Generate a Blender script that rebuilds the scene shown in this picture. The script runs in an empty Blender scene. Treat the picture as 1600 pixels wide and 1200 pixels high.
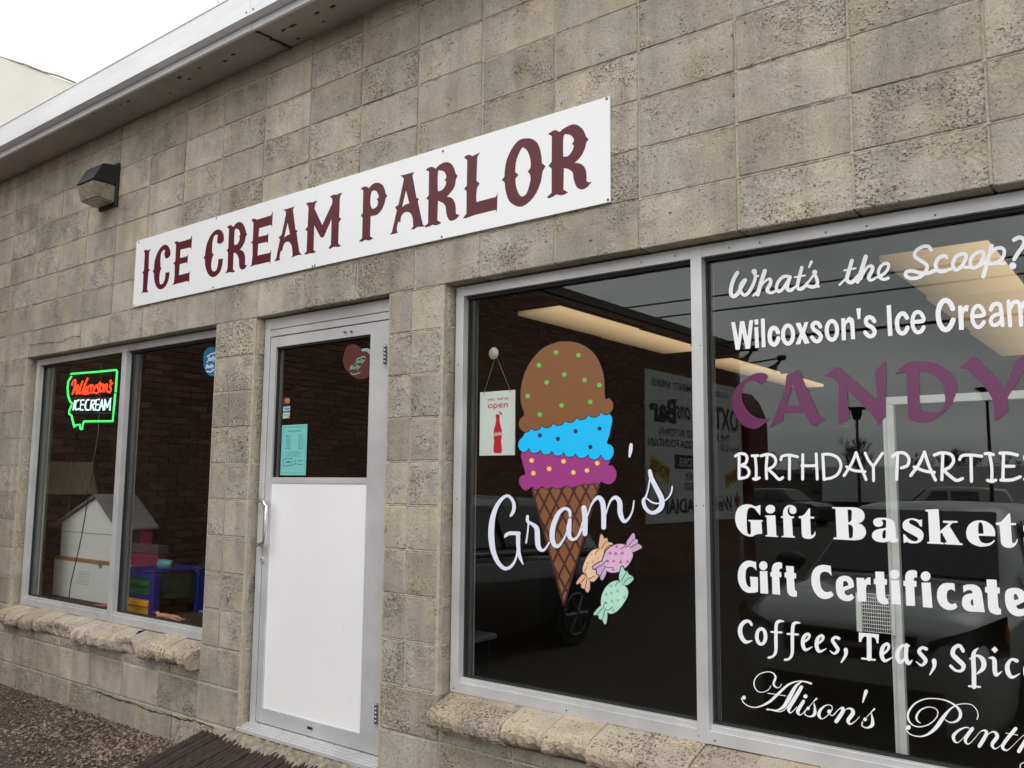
import bpy, bmesh, math, random
from mathutils import Vector, Matrix
from mathutils.geometry import tessellate_polygon
import numpy as np
random.seed(7); np.random.seed(7)
R_ = math.radians
S = bpy.context.scene
COL = S.collection

# ------------------------------------------------------------------ camera
CAM = Vector((1.64389, -2.92651, 1.49129)); FPX = 1361.74
RX = Vector((0.790894, 0.611895, 0.008501)); DN = Vector((-0.062486, 0.09457, -0.993555)); FW = Vector((-0.608755, 0.785265, 0.11303))
cd = bpy.data.cameras.new('camera'); cam = bpy.data.objects.new('camera', cd); COL.objects.link(cam)
cd.sensor_width = 36; cd.lens = FPX / 1600 * 36; cd.clip_start = .05; cd.clip_end = 2000
mw = Matrix.Identity(4)
for i in range(3):
    mw[i][0] = RX[i]; mw[i][1] = -DN[i]; mw[i][2] = -FW[i]; mw[i][3] = CAM[i]
cam.matrix_world = mw
S.camera = cam

# ------------------------------------------------------------------ sky and sun
W = bpy.data.worlds.new('World'); S.world = W; W.use_nodes = True
nt = W.node_tree; nt.nodes.clear()
def N(t, typ, **k):
    n = t.nodes.new(typ)
    for a, v in k.items(): setattr(n, a, v)
    return n
out = N(nt, 'ShaderNodeOutputWorld'); bg = N(nt, 'ShaderNodeBackground')
sky = N(nt, 'ShaderNodeTexSky'); sky.sky_type = 'NISHITA'; sky.sun_disc = False
SUN_EL, SUN_ROT = R_(52), R_(160)
sky.sun_elevation = SUN_EL; sky.sun_rotation = SUN_ROT; sky.dust_density = 3; sky.air_density = 1.2
hs = N(nt, 'ShaderNodeHueSaturation'); hs.inputs['Saturation'].default_value = .12
tc = N(nt, 'ShaderNodeTexCoord'); mp = N(nt, 'ShaderNodeMapping'); mp.inputs['Scale'].default_value = (1.2, 1.2, 5)
nz = N(nt, 'ShaderNodeTexNoise'); nz.inputs['Scale'].default_value = 2.2; nz.inputs['Detail'].default_value = 6; nz.inputs['Roughness'].default_value = .5
rp = N(nt, 'ShaderNodeValToRGB'); rp.color_ramp.elements[0].position = .3; rp.color_ramp.elements[1].position = .72
rp.color_ramp.elements[0].color = (6.8, 7.0, 7.2, 1); rp.color_ramp.elements[1].color = (14.0, 13.9, 13.6, 1)
mx = N(nt, 'ShaderNodeMixRGB'); mx.inputs[0].default_value = .8      # thick cloud deck in front of the clear sky
nt.links.new(sky.outputs[0], hs.inputs['Color']); nt.links.new(tc.outputs['Generated'], mp.inputs[0]); nt.links.new(mp.outputs[0], nz.inputs['Vector'])
nt.links.new(nz.outputs['Fac'], rp.inputs[0]); nt.links.new(hs.outputs[0], mx.inputs[1]); nt.links.new(rp.outputs[0], mx.inputs[2])
nt.links.new(mx.outputs[0], bg.inputs[0]); bg.inputs[1].default_value = .13
nt.links.new(bg.outputs[0], out.inputs[0])
sl = bpy.data.lights.new('sun', 'SUN'); so = bpy.data.objects.new('sun', sl); COL.objects.link(so)
sl.energy = .55; sl.angle = R_(35); sl.color = (1, .96, .9)
sd = Vector((math.sin(SUN_ROT) * math.cos(SUN_EL), math.cos(SUN_ROT) * math.cos(SUN_EL), math.sin(SUN_EL)))
so.rotation_euler = sd.to_track_quat('Z', 'Y').to_euler(); so.location = sd * 50
S.view_settings.view_transform = 'Standard'; S.view_settings.look = 'None'
S.view_settings.exposure = .42; S.view_settings.gamma = 1; S.view_settings.use_curve_mapping = False
S.render.engine = 'CYCLES'
S.cycles.transparent_max_bounces = 24

# ------------------------------------------------------------------ helpers
C_ = .4064; RH = .2032; Z0 = 2.40          # block module, course height, head of all openings
def at(px, py, Y):                          # photo pixel -> point on the upright plane y = Y
    d = FW + RX * ((px - 800) / FPX) + DN * ((py - 600) / FPX)
    return CAM + d * ((Y - CAM.y) / d.y)
def prop(o, label=None, cat=None, group=None, kind=None):
    if label: o['label'] = label
    if cat: o['category'] = cat
    if group: o['group'] = group
    if kind: o['kind'] = kind
    return o
def link(o, parent=None):
    COL.objects.link(o)
    if parent is not None: o.parent = parent
    return o
def mesh_obj(name, me, m, parent=None, loc=None):
    if m is not None and len(me.materials) == 0: me.materials.append(m)
    o = bpy.data.objects.new(name, me); link(o, parent)
    if loc is not None: o.location = loc
    return o
def empty(name, label, cat, group=None, loc=(0, 0, 0), rz=0):
    o = bpy.data.objects.new(name, None); link(o); o.location = loc; o.rotation_euler.z = rz; o.empty_display_size = .1
    return prop(o, label, cat, group)
def obj(name, bm, m, parent=None, smooth=False, loc=None):
    bmesh.ops.recalc_face_normals(bm, faces=bm.faces[:])
    me = bpy.data.meshes.new(name); bm.to_mesh(me); bm.free()
    if smooth:
        for p in me.polygons: p.use_smooth = True
    return mesh_obj(name, me, m, parent, loc)
def box(bm, a, b, bev=0):
    x0, x1 = sorted((a[0], b[0])); y0, y1 = sorted((a[1], b[1])); z0, z1 = sorted((a[2], b[2]))
    v = [bm.verts.new(p) for p in ((x0,y0,z0),(x1,y0,z0),(x1,y1,z0),(x0,y1,z0),(x0,y0,z1),(x1,y0,z1),(x1,y1,z1),(x0,y1,z1))]
    fs = [bm.faces.new([v[i] for i in f]) for f in ((0,3,2,1),(4,5,6,7),(0,1,5,4),(1,2,6,5),(2,3,7,6),(3,0,4,7))]
    if bev:
        es = list({e for f in fs for e in f.edges}); bmesh.ops.bevel(bm, geom=es, offset=bev, segments=2, affect='EDGES', profile=.5)
def B(*args, bev=0):
    bm = bmesh.new()
    for a, b in args: box(bm, a, b, bev)
    return bm
def prism(bm, pts, depth):                   # pts list of 3D, depth vector
    n = len(pts); d = Vector(depth)
    a = [bm.verts.new(p) for p in pts]; b = [bm.verts.new(Vector(p) + d) for p in pts]
    bm.faces.new(a); bm.faces.new(b[::-1])
    for i in range(n): bm.faces.new((a[i], a[(i+1) % n], b[(i+1) % n], b[i]))
def tube(bm, pts, r, seg=8, closed=False):
    pts = [Vector(p) for p in pts]; rings = []
    n = len(pts)
    for i, p in enumerate(pts):
        t = (pts[(i+1) % n] - pts[i-1]) if closed else (pts[min(i+1, n-1)] - pts[max(i-1, 0)])
        if t.length < 1e-9: t = Vector((0, 0, 1))
        t.normalize()
        u = t.cross(Vector((0, 0, 1)) if abs(t.z) < .9 else Vector((0, 1, 0))).normalized(); w = t.cross(u)
        rr = r[i] if isinstance(r, (list, tuple)) else r
        rings.append([bm.verts.new(p + (u * math.cos(2*math.pi*k/seg) + w * math.sin(2*math.pi*k/seg)) * rr) for k in range(seg)])
    for i in range(n if closed else n-1):
        A, Bb = rings[i], rings[(i+1) % n]
        for k in range(seg): bm.faces.new((A[k], A[(k+1) % seg], Bb[(k+1) % seg], Bb[k]))
    if not closed:
        bm.faces.new(rings[0][::-1]); bm.faces.new(rings[-1])
def lathe(bm, prof, c, axis='Z', seg=20):     # prof (r, h)
    c = Vector(c); rings = []
    for r, h in prof:
        ring = []
        for k in range(seg):
            a = 2*math.pi*k/seg; u, v = r*math.cos(a), r*math.sin(a)
            p = {'Z': (u, v, h), 'Y': (u, h, v), 'X': (h, u, v)}[axis]
            ring.append(bm.verts.new(c + Vector(p)))
        rings.append(ring)
    for A, Bb in zip(rings, rings[1:]):
        for k in range(seg): bm.faces.new((A[k], A[(k+1) % seg], Bb[(k+1) % seg], Bb[k]))
    bm.faces.new(rings[0]); bm.faces.new(rings[-1])
def pydata(name, v, f, m, parent=None):
    me = bpy.data.meshes.new(name); me.from_pydata(v, [], f); me.update()
    return mesh_obj(name, me, m, parent)

# ------------------------------------------------------------------ materials
def mat(name, col, rough=.5, metal=0, var=0, vscale=8, bump=0, bscale=40, spec=.5, rnd=0, island=0, stretch=None, alpha=None):
    m = bpy.data.materials.new(name); m.use_nodes = True; t = m.node_tree; b = t.nodes['Principled BSDF']
    b.inputs['Base Color'].default_value = (*col, 1); b.inputs['Roughness'].default_value = rough; b.inputs['Metallic'].default_value = metal
    b.inputs['Specular IOR Level'].default_value = spec
    pos = None
    if var or bump:
        g = N(t, 'ShaderNodeNewGeometry'); pos = g.outputs['Position']
        if stretch:
            mp_ = N(t, 'ShaderNodeMapping'); mp_.inputs['Scale'].default_value = stretch; t.links.new(pos, mp_.inputs[0]); pos = mp_.outputs[0]
    last = None
    if var:
        n = N(t, 'ShaderNodeTexNoise'); n.inputs['Scale'].default_value = vscale; n.inputs['Detail'].default_value = 8; n.inputs['Roughness'].default_value = .6
        t.links.new(pos, n.inputs['Vector'])
        r = N(t, 'ShaderNodeMapRange'); r.inputs[1].default_value = .3; r.inputs[2].default_value = .7; r.inputs[3].default_value = 1-var; r.inputs[4].default_value = 1+var
        t.links.new(n.outputs['Fac'], r.inputs[0]); last = r.outputs[0]
    if rnd or island:
        if rnd: src = N(t, 'ShaderNodeObjectInfo').outputs['Random']; k = rnd
        else: src = N(t, 'ShaderNodeNewGeometry').outputs['Random Per Island']; k = island
        r = N(t, 'ShaderNodeMapRange'); r.inputs[3].default_value = 1-k; r.inputs[4].default_value = 1+k; t.links.new(src, r.inputs[0])
        if last is not None:
            mm = N(t, 'ShaderNodeMath', operation='MULTIPLY'); t.links.new(last, mm.inputs[0]); t.links.new(r.outputs[0], mm.inputs[1]); last = mm.outputs[0]
        else: last = r.outputs[0]
    if last is not None:
        vm = N(t, 'ShaderNodeVectorMath', operation='SCALE'); vm.inputs[0].default_value = col; t.links.new(last, vm.inputs['Scale']); t.links.new(vm.outputs[0], b.inputs['Base Color'])
    if bump:
        n = N(t, 'ShaderNodeTexNoise'); n.inputs['Scale'].default_value = bscale; n.inputs['Detail'].default_value = 6
        t.links.new(pos, n.inputs['Vector'])
        bp = N(t, 'ShaderNodeBump'); bp.inputs['Strength'].default_value = bump; bp.inputs['Distance'].default_value = .01
        t.links.new(n.outputs['Fac'], bp.inputs['Height']); t.links.new(bp.outputs[0], b.inputs['Normal'])
    return m
def emit(name, col, s):
    m = bpy.data.materials.new(name); m.use_nodes = True; b = m.node_tree.nodes['Principled BSDF']
    b.inputs['Base Color'].default_value = (*[c*.5 for c in col], 1); b.inputs['Emission Color'].default_value = (*col, 1); b.inputs['Emission Strength'].default_value = s
    return m

def block_material(name, base, blotch=1.0):
    m = bpy.data.materials.new(name); m.use_nodes = True; t = m.node_tree; b = t.nodes['Principled BSDF']
    b.inputs['Roughness'].default_value = .93; b.inputs['Specular IOR Level'].default_value = .25
    L = t.links.new
    g = N(t, 'ShaderNodeNewGeometry'); oi = N(t, 'ShaderNodeObjectInfo')
    off = N(t, 'ShaderNodeVectorMath', operation='SCALE'); off.inputs[0].default_value = (37, 11, 53); L(oi.outputs['Random'], off.inputs['Scale'])
    p2 = N(t, 'ShaderNodeVectorMath', operation='ADD'); L(g.outputs['Position'], p2.inputs[0]); L(off.outputs[0], p2.inputs[1])
    def noise(sc, det, src, ro=.6):
        n = N(t, 'ShaderNodeTexNoise'); n.inputs['Scale'].default_value = sc; n.inputs['Detail'].default_value = det; n.inputs['Roughness'].default_value = ro; L(src, n.inputs['Vector']); return n.outputs['Fac']
    def mr(src, a, c, lo, hi):
        r = N(t, 'ShaderNodeMapRange'); r.inputs[1].default_value = a; r.inputs[2].default_value = c; r.inputs[3].default_value = lo; r.inputs[4].default_value = hi; L(src, r.inputs[0]); return r.outputs[0]
    def mul(a, c, op='MULTIPLY'):
        r = N(t, 'ShaderNodeMath', operation=op)
        L(a, r.inputs[0])
        if isinstance(c, (int, float)): r.inputs[1].default_value = c
        else: L(c, r.inputs[1])
        return r.outputs[0]
    tone = mr(oi.outputs['Random'], 0, 1, .84, 1.13)
    stain = mr(noise(1.7, 7, g.outputs['Position']), .33, .66, 1-.22*blotch, 1+.13*blotch)
    blot = mr(noise(9, 5, p2.outputs[0]), .3, .7, .86, 1.12)
    grain = mr(noise(150, 3, p2.outputs[0]), .3, .7, .80, 1.18)
    streak_m = N(t, 'ShaderNodeMapping'); streak_m.inputs['Scale'].default_value = (9, 9, .7); L(g.outputs['Position'], streak_m.inputs[0])
    streak = mr(noise(1.0, 4, streak_m.outputs[0]), .45, .75, 1.0, .76)
    # open pores: elongated dark pits, denser where a rough patch lies
    pm = N(t, 'ShaderNodeMapping'); pm.inputs['Scale'].default_value = (1, 1, 1.5); L(p2.outputs[0], pm.inputs[0])
    wob = noise(60, 4, p2.outputs[0])
    pit_src = noise(95, 5, pm.outputs[0], .7)
    wn = N(t, 'ShaderNodeTexWhiteNoise', noise_dimensions='1D'); L(oi.outputs['Random'], wn.inputs['W'])
    rough_mask = mr(mul(noise(5.0, 5, p2.outputs[0]), mr(wn.outputs['Value'], 0, 1, -.13, .085), 'ADD'), .46, .62, 0, 1)
    thr = mr(rough_mask, 0, 1, .375, .455)
    d = mul(pit_src, thr, 'SUBTRACT')
    pit = mr(d, -.045, .0, 0, 1)               # 0 in a pit
    crater_n = noise(34, 3, pm.outputs[0], .5)
    crater = mr(crater_n, .25, .30, 0, 1)
    pit = mul(pit, crater)
    pitc = mr(pit, 0, 1, .36, 1)
    roughc = mr(mul(rough_mask, noise(75, 4, p2.outputs[0])), .2, .75, 1.0, 1.12)
    k = mul(mul(mul(mul(tone, stain), mul(blot, grain)), mul(streak, pitc)), roughc)
    # hue drift: greyer / browner blocks
    mixc = N(t, 'ShaderNodeMixRGB'); mixc.inputs[1].default_value = (*base, 1)
    mixc.inputs[2].default_value = (base[0]*.90, base[1]*.95, base[2]*1.12, 1); L(mr(noise(4, 3, p2.outputs[0]), .35, .65, 0, 1), mixc.inputs[0])
    sc = N(t, 'ShaderNodeVectorMath', operation='SCALE'); L(mixc.outputs[0], sc.inputs[0]); L(k, sc.inputs['Scale']); L(sc.outputs[0], b.inputs['Base Color'])
    h = mul(mul(pit, .6), mul(noise(60, 5, p2.outputs[0]), mr(rough_mask, 0, 1, .35, 1.8)), 'ADD')
    bp = N(t, 'ShaderNodeBump'); bp.inputs['Strength'].default_value = .95; bp.inputs['Distance'].default_value = .007
    L(h, bp.inputs['Height']); L(bp.outputs[0], b.inputs['Normal'])
    return m

M = dict(
    block=block_material('concrete_block', (.425, .372, .277)),
    sill=block_material('sill_concrete', (.47, .38, .27), .6),
    mortar=mat('mortar', (.42, .375, .29), .95, var=.2, vscale=30, bump=.5, bscale=120),
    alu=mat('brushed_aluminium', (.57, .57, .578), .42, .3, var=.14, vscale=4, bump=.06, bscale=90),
    alu_dark=mat('dark_anodised_aluminium', (.10, .10, .095), .5, .3),  # inner frame sides, anodised dark grey
    gasket=mat('rubber_gasket', (.015, .015, .015), .7),
    white_paint=mat('white_panel', (.82, .82, .83), .32, var=.03, vscale=2.2),
    sign_white=mat('sign_white', (.83, .84, .86), .28, var=.015, vscale=2),
    maroon=mat('maroon_vinyl', (.10, .010, .020), .35, spec=.35),
    vinyl=mat('white_vinyl', (.86, .87, .90), .5),
    fascia=mat('fascia_metal', (.80, .81, .84), .5, 0, var=.09, vscale=3, stretch=(.6, 1, 4)),
    screw=mat('screw_steel', (.16, .16, .17), .45, .8),
    black=mat('black_plastic', (.012, .012, .013), .45),
    bronze=mat('dark_lamp_housing', (.022, .024, .026), .42, .2, var=.15, vscale=20),
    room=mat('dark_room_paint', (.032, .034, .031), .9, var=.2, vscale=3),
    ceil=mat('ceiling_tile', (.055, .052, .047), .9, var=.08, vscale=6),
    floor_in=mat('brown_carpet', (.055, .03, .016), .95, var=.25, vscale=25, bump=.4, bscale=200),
)

def glass_material(name, tint=(.945, .95, .94), k=1.0):
    m = bpy.data.materials.new(name); m.use_nodes = True; t = m.node_tree; t.nodes.clear(); L = t.links.new
    o = N(t, 'ShaderNodeOutputMaterial'); tr = N(t, 'ShaderNodeBsdfTransparent'); tr.inputs[0].default_value = (*tint, 1)
    gl = N(t, 'ShaderNodeBsdfGlossy'); gl.inputs['Roughness'].default_value = 0.0; gl.inputs['Color'].default_value = (.95, 1, .98, 1)
    g = N(t, 'ShaderNodeNewGeometry'); dt = N(t, 'ShaderNodeVectorMath', operation='DOT_PRODUCT'); L(g.outputs['Normal'], dt.inputs[0]); L(g.outputs['Incoming'], dt.inputs[1])
    ab = N(t, 'ShaderNodeMath', operation='ABSOLUTE'); L(dt.outputs['Value'], ab.inputs[0])
    s = N(t, 'ShaderNodeMath', operation='SUBTRACT'); s.inputs[0].default_value = 1; L(ab.outputs[0], s.inputs[1])
    pw = N(t, 'ShaderNodeMath', operation='POWER'); L(s.outputs[0], pw.inputs[0]); pw.inputs[1].default_value = 5
    ma = N(t, 'ShaderNodeMath', operation='MULTIPLY_ADD'); L(pw.outputs[0], ma.inputs[0]); ma.inputs[1].default_value = .957*k; ma.inputs[2].default_value = .043*k
    nz = N(t, 'ShaderNodeTexNoise'); nz.inputs['Scale'].default_value = 1.3; L(g.outputs['Position'], nz.inputs['Vector'])
    bp = N(t, 'ShaderNodeBump'); bp.inputs['Strength'].default_value = .02; bp.inputs['Distance'].default_value = .004; L(nz.outputs['Fac'], bp.inputs['Height']); L(bp.outputs[0], gl.inputs['Normal'])
    mx = N(t, 'ShaderNodeMixShader'); L(ma.outputs[0], mx.inputs[0]); L(tr.outputs[0], mx.inputs[1]); L(gl.outputs[0], mx.inputs[2]); L(mx.outputs[0], o.inputs[0])
    return m
M['glass'] = glass_material('window_glass')

# ------------------------------------------------------------------ ground
def gz(y):
    if y > -.35: return 0.0
    if y < -2.6: return -.27
    t = (-.35 - y) / 2.25; t = t*t*(3-2*t)
    return -.27 * t
def ground():
    xs = [-300, -60, -20] + [-10 + i*.25 for i in range(81)] + [14, 30, 80, 300]
    ys = [-400, -120, -40, -15, -8] + [-5 + i*.15 for i in range(33)] + [-.1, 0.02, 12, 60, 300]
    rng = random.Random(3); v = []; f = []
    for y in ys:
        for x in xs:
            near = -6.5 < x < 3 and -1.6 < y < -.05
            v.append((x, y, gz(y) + (rng.uniform(-.012, .012) if near else 0)))
    n = len(xs)
    for j in range(len(ys)-1):
        for i in range(n-1): f.append((j*n+i, j*n+i+1, (j+1)*n+i+1, (j+1)*n+i))
    m = mat('gravel_ground', (.064, .052, .044), .97, var=.3, vscale=22, bump=1.0, bscale=70)
    o = pydata('ground', v, f, m); prop(o, kind='structure')
    for p in o.data.polygons: p.use_smooth = True
ground()

# ------------------------------------------------------------------ the shop building
shop = empty('shop_building', 'grey concrete block shop with two big windows, a door and a white metal eave', 'building')

def rough_box(w, h, dep, rng, jit=.0016, ch=.004, left_r=0, right_r=0):
    """block front lies at y=0, origin at its lower left front corner; chamfered, slightly uneven edges; optional bullnose corner"""
    bm = bmesh.new()
    prof = []
    if left_r: prof += [(left_r*(1-math.cos(a)), left_r*(1-math.sin(a))) for a in [R_(x) for x in (0, 22, 45, 68, 90)]]
    else: prof += [(0, ch), (ch, 0)]
    if right_r: prof += [(w-left_r*0-right_r*(1-math.cos(a)), right_r*(1-math.sin(a))) for a in [R_(x) for x in (90, 68, 45, 22, 0)]]
    else: prof += [(w-ch, 0), (w, ch)]
    pts = [(0, dep)] + prof + [(w, dep)]
    rows = []
    zs = [0, ch, h*.5, h-ch, h]
    for zi, z in enumerate(zs):
        ins = ch if zi in (0, 4) else 0
        row = []
        for (x, y) in pts:
            xx = x; yy = y + (ins if y < dep*.8 else 0)
            row.append(bm.verts.new((xx + rng.uniform(-jit, jit), yy + rng.uniform(-jit, jit)*.8, z + rng.uniform(-jit, jit))))
        rows.append(row)
    n = len(pts)
    for a, b in zip(rows, rows[1:]):
        for i in range(n-1): bm.faces.new((a[i], a[i+1], b[i+1], b[i]))
    bm.faces.new(rows[0][::-1]); bm.faces.new(rows[-1])
    return bm
cache = {}
def block(x0, x1, z0, z1, lr=0, rr=0, m=None, name='concrete_block', g=.0048):
    w = round(x1-x0-2*g, 3) if not (lr or rr) else round(x1-x0-g*(1 if lr else 2)-(0 if rr else 0) - (g if rr and not lr else 0), 3)
    h = round(z1-z0-2*g, 3)
    key = (w, h, lr, rr, random.randrange(4))
    if key not in cache:
        bm = rough_box(w, h, .15, random.Random(hash(key) % 9999), left_r=lr, right_r=rr)
        bmesh.ops.recalc_face_normals(bm, faces=bm.faces[:])
        me = bpy.data.meshes.new(name); bm.to_mesh(me); bm.free(); me.materials.append(m or M['block']); cache[key] = me
    o = mesh_obj(name, cache[key], None, shop, (x0 + (0 if lr else g), random.uniform(-.0018, .0018), z0+g))
    return o
# openings (x0, x1, bottom, top)
LW = (-13*C_, -7*C_, .571, Z0); DR = (-6*C_, -3.45*C_, .165, Z0); RW = (-2.5*C_, 6*C_, .571, Z0)
BN = .04
for k in range(-12, 8):
    z0 = Z0 + k*RH; z1 = z0 + RH
    if k == 7: z1 = 3.93
    cells = []
    if k >= 0:
        cells = [(i*C_, (i+1)*C_, 0, 0) for i in range(-16, 8)]
    elif k >= -9:
        cells = [(-16*C_, -15*C_, 0, 0), (-15*C_, -14*C_, 0, 0), (-14*C_, LW[0], 0, BN)]
        a, b = LW[1], DR[0]
        mid = -6.56*C_
        if k in (-1,): cells += [(a, b, BN, BN)]
        else: cells += [(a, mid, BN, 0), (mid, b, 0, BN)]
        cells += [(DR[1], -3.03*C_, BN, 0), (-3.03*C_, RW[0], 0, BN), (RW[1], 7*C_, BN, 0), (7*C_, 8*C_, 0, 0)]
    elif k >= -11:
        off = 0 if k == -10 else .45
        cells = [(-16*C_, -15*C_, 0, 0)] + [(i*C_, (i+1)*C_, 0, 0) for i in range(-15, -7)] 
        cells += [(-7*C_, DR[0], 0, BN)] if k == -11 else [(-7*C_, -6.5*C_, 0, 0), (-6.5*C_, DR[0], 0, BN)]
        cells += [(DR[1], -2.5*C_, BN, 0)] + [(-2.5*C_ + i*C_, -2.5*C_ + (i+1)*C_, 0, 0) for i in range(0, 10)]
    else:
        cells = [(i*C_, (i+1)*C_, 0, 0) for i in np.arange(-15.6, 7, 1)]
    for (x0, x1, lr, rr) in cells:
        xm = (x0+x1)/2; under = k == -10 and (LW[0] < xm < LW[1] or RW[0] < xm < RW[1])
        block(x0, x1, z0, .432 if under else z1, lr, rr)
# mortar core behind the joints
mz = 3.93
def core():
    a = .0062; bm = bmesh.new(); y1 = .1495
    gx = .012
    for bx in [((-6.50, a, -.3), (LW[0]-gx, y1, mz)), ((LW[0]-gx, a, Z0+.012), (RW[1]+gx, y1, mz)), ((RW[1]+gx, a, -.3), (3.3, y1, mz)),
               ((LW[0]-gx, a, -.3), (LW[1]+gx, y1, .42)), ((LW[1]+gx, a, -.3), (DR[0]-gx, y1, Z0+.012)),
               ((DR[1]+gx, a, -.3), (RW[0]-gx, y1, Z0+.012)), ((RW[0]-gx, a, -.3), (RW[1]+gx, y1, .42)), ((DR[0]-gx, a+.03, -.3), (DR[1]+gx, y1, .14))]:
        box(bm, *bx)
    return bm
obj('mortar', core(), M['mortar'], shop)
# raised mortar smear along some bed joints, as on the piers
def smear(x0, x1, z):
    bm = bmesh.new(); n = int((x1-x0)/.02)+2; top = []; bot = []; mid = []
    rng = random.Random(int(z*1000)+int(x0*77))
    for i in range(n):
        x = x0 + (x1-x0)*i/(n-1); w = .0055+rng.uniform(-.0025, .003)
        top.append(bm.verts.new((x, .006, z+w))); mid.append(bm.verts.new((x, .0008+rng.uniform(-.0012, .0014), z+rng.uniform(-.001, .001)))); bot.append(bm.verts.new((x, .006, z-w)))
    for a, b in ((top, mid), (mid, bot)):
        for i in range(n-1): bm.faces.new((a[i], a[i+1], b[i+1], b[i]))
    return bm
for k in range(-9, 8):
    z = Z0+k*RH
    if k >= 1: rngs = [(-16*C_, 7.9*C_)]
    elif k > -9: rngs = [(LW[1]+.045, DR[0]-.045), (DR[1]+.045, RW[0]-.045), (-16*C_, LW[0]-.045)]
    else: rngs = [(DR[1]+.045, RW[0]-.045)]
    for a, b in rngs: obj('mortar_joint', smear(a, b, z), M['mortar'], shop, True)
# a long crack through the bottom course and the cracked lintel block (thin dark strips laid on the block faces)
crackm = mat('crack_dark', (.045, .038, .03), 1)
def crack(pts, w=.0035, yy=-.0028):
    bm = bmesh.new(); rng = random.Random(len(pts)); P = []
    for (x0, z0), (x1, z1) in zip(pts, pts[1:]):
        for i in range(6): t = i/6; P.append((x0+(x1-x0)*t, z0+(z1-z0)*t+rng.uniform(-.004, .004)))
    P.append(pts[-1]); prev = None
    for (x, z) in P:
        ww = w*rng.uniform(.3, 1.2); a = bm.verts.new((x, yy, z+ww)); b = bm.verts.new((x, yy-.0003, z-ww))
        if prev: bm.faces.new((prev[0], a, b, prev[1]))
        prev = (a, b)
    return bm
def crk(px, w=.003): 
    o = obj('crack', crack([(at(x, y, 0).x, at(x, y, 0).z) for x, y in px], w), crackm, shop)
crk([(43, 540), (62, 537), (80, 535), (98, 534), (112, 526), (125, 525)], .0022)
crk([(150, 1080), (195, 1096), (208, 1098), (240, 1112), (262, 1116), (290, 1126), (303, 1125), (335, 1138)], .0055)
crk([(320, 258), (333, 280), (340, 300), (338, 318)], .0015)

# ---- inside shell: walls, floor, ceiling
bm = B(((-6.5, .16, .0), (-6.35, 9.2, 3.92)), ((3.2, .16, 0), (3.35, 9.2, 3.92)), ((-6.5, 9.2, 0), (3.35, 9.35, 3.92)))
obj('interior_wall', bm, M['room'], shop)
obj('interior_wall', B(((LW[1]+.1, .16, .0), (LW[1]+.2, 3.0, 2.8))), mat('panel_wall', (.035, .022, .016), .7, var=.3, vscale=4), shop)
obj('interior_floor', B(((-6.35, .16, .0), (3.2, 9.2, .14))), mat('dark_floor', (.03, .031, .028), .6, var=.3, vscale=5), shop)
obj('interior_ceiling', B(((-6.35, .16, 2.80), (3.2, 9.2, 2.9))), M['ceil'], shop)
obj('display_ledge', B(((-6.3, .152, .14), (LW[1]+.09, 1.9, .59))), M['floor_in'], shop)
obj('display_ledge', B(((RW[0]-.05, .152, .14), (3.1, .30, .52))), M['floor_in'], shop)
# ---- roof, eave, fascia
def eave():
    bm = bmesh.new()
    box(bm, (-9.5, -.245, 3.922), (4.2, .0, 3.935))
    return bm
soffm = bpy.data.materials.new('soffit'); soffm = mat('soffit_paint', (.42, .385, .36), .6, var=.16, vscale=3)
obj('soffit', B(((-9.5, -.243, 3.934), (-2.235, .16, 3.95))), soffm, shop)
obj('soffit', B(((-2.223, -.243, 3.930), (4.2, .16, 3.946))), soffm, shop)
obj('soffit_lip', B(((-9.5, -.262, 3.922), (-2.232, -.244, 3.962)), ((-2.226, -.262, 3.919), (4.2, -.244, 3.960))), M['fascia'], shop)
obj('fascia', B(((-9.5, -.318, 3.963), (-2.17, -.262, 4.118)), ((-2.167, -.318, 3.961), (4.2, -.262, 4.117))), M['fascia'], shop)
obj('gravel_stop', B(((-9.5, -.322, 4.118), (4.2, -.12, 4.128))), M['fascia'], shop)
obj('roof', B(((-9.5, -.26, 3.965), (4.2, 9.5, 4.10))), mat('roof_felt', (.2, .2, .2), .9), shop)
# chipped paint spots under the eave and the open soffit joint
chip = mat('rust_chip', (.06, .045, .038), .9, var=.4, vscale=60)
rng = random.Random(12)
for px, py, r in [(365, 86, .02), (352, 96, .022), (312, 107, .014), (281, 122, .022), (296, 124, .016), (266, 146, .012), (201, 159, .018), (188, 164, .014), (142, 176, .016), (208, 178, .01), (443, 47, .02), (457, 40, .024), (466, 60, .018), (495, 20, .02), (505, 34, .016), (520, 10, .02)]:
    d = FW + RX*((px-800)/FPX) + DN*((py-600)/FPX); p = CAM + d*((3.93-CAM.z)/d.z)
    if p.y < -.235 or p.y > -.02: p.y = min(-.03, max(-.225, p.y))
    bm = bmesh.new(); zc = 3.9335 if p.x < -2.23 else 3.9295
    vs = [bm.verts.new((p.x+math.cos(a)*r*rng.uniform(.5, 1.3)*1.3, p.y+math.sin(a)*r*rng.uniform(.4, 1.1)*.6, zc-rng.uniform(0, .0006))) for a in [i*math.pi/5 for i in range(10)]]
    c = bm.verts.new((p.x, p.y, zc-.0012))
    for i in range(10): bm.faces.new((vs[i], vs[(i+1) % 10], c))
    obj('paint_chip', bm, chip, shop)
bm = bmesh.new(); P = []
for i in range(14):
    t = i/13; P.append((-2.229+rng.uniform(-.008, .008), -.245+.245*t, 3.928))
tube(bm, P, [.006+rng.uniform(0, .006) for _ in P], 6)
obj('soffit_crack', bm, crackm, shop)
for i, y in enumerate((3, 33, 38)): pass
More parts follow.
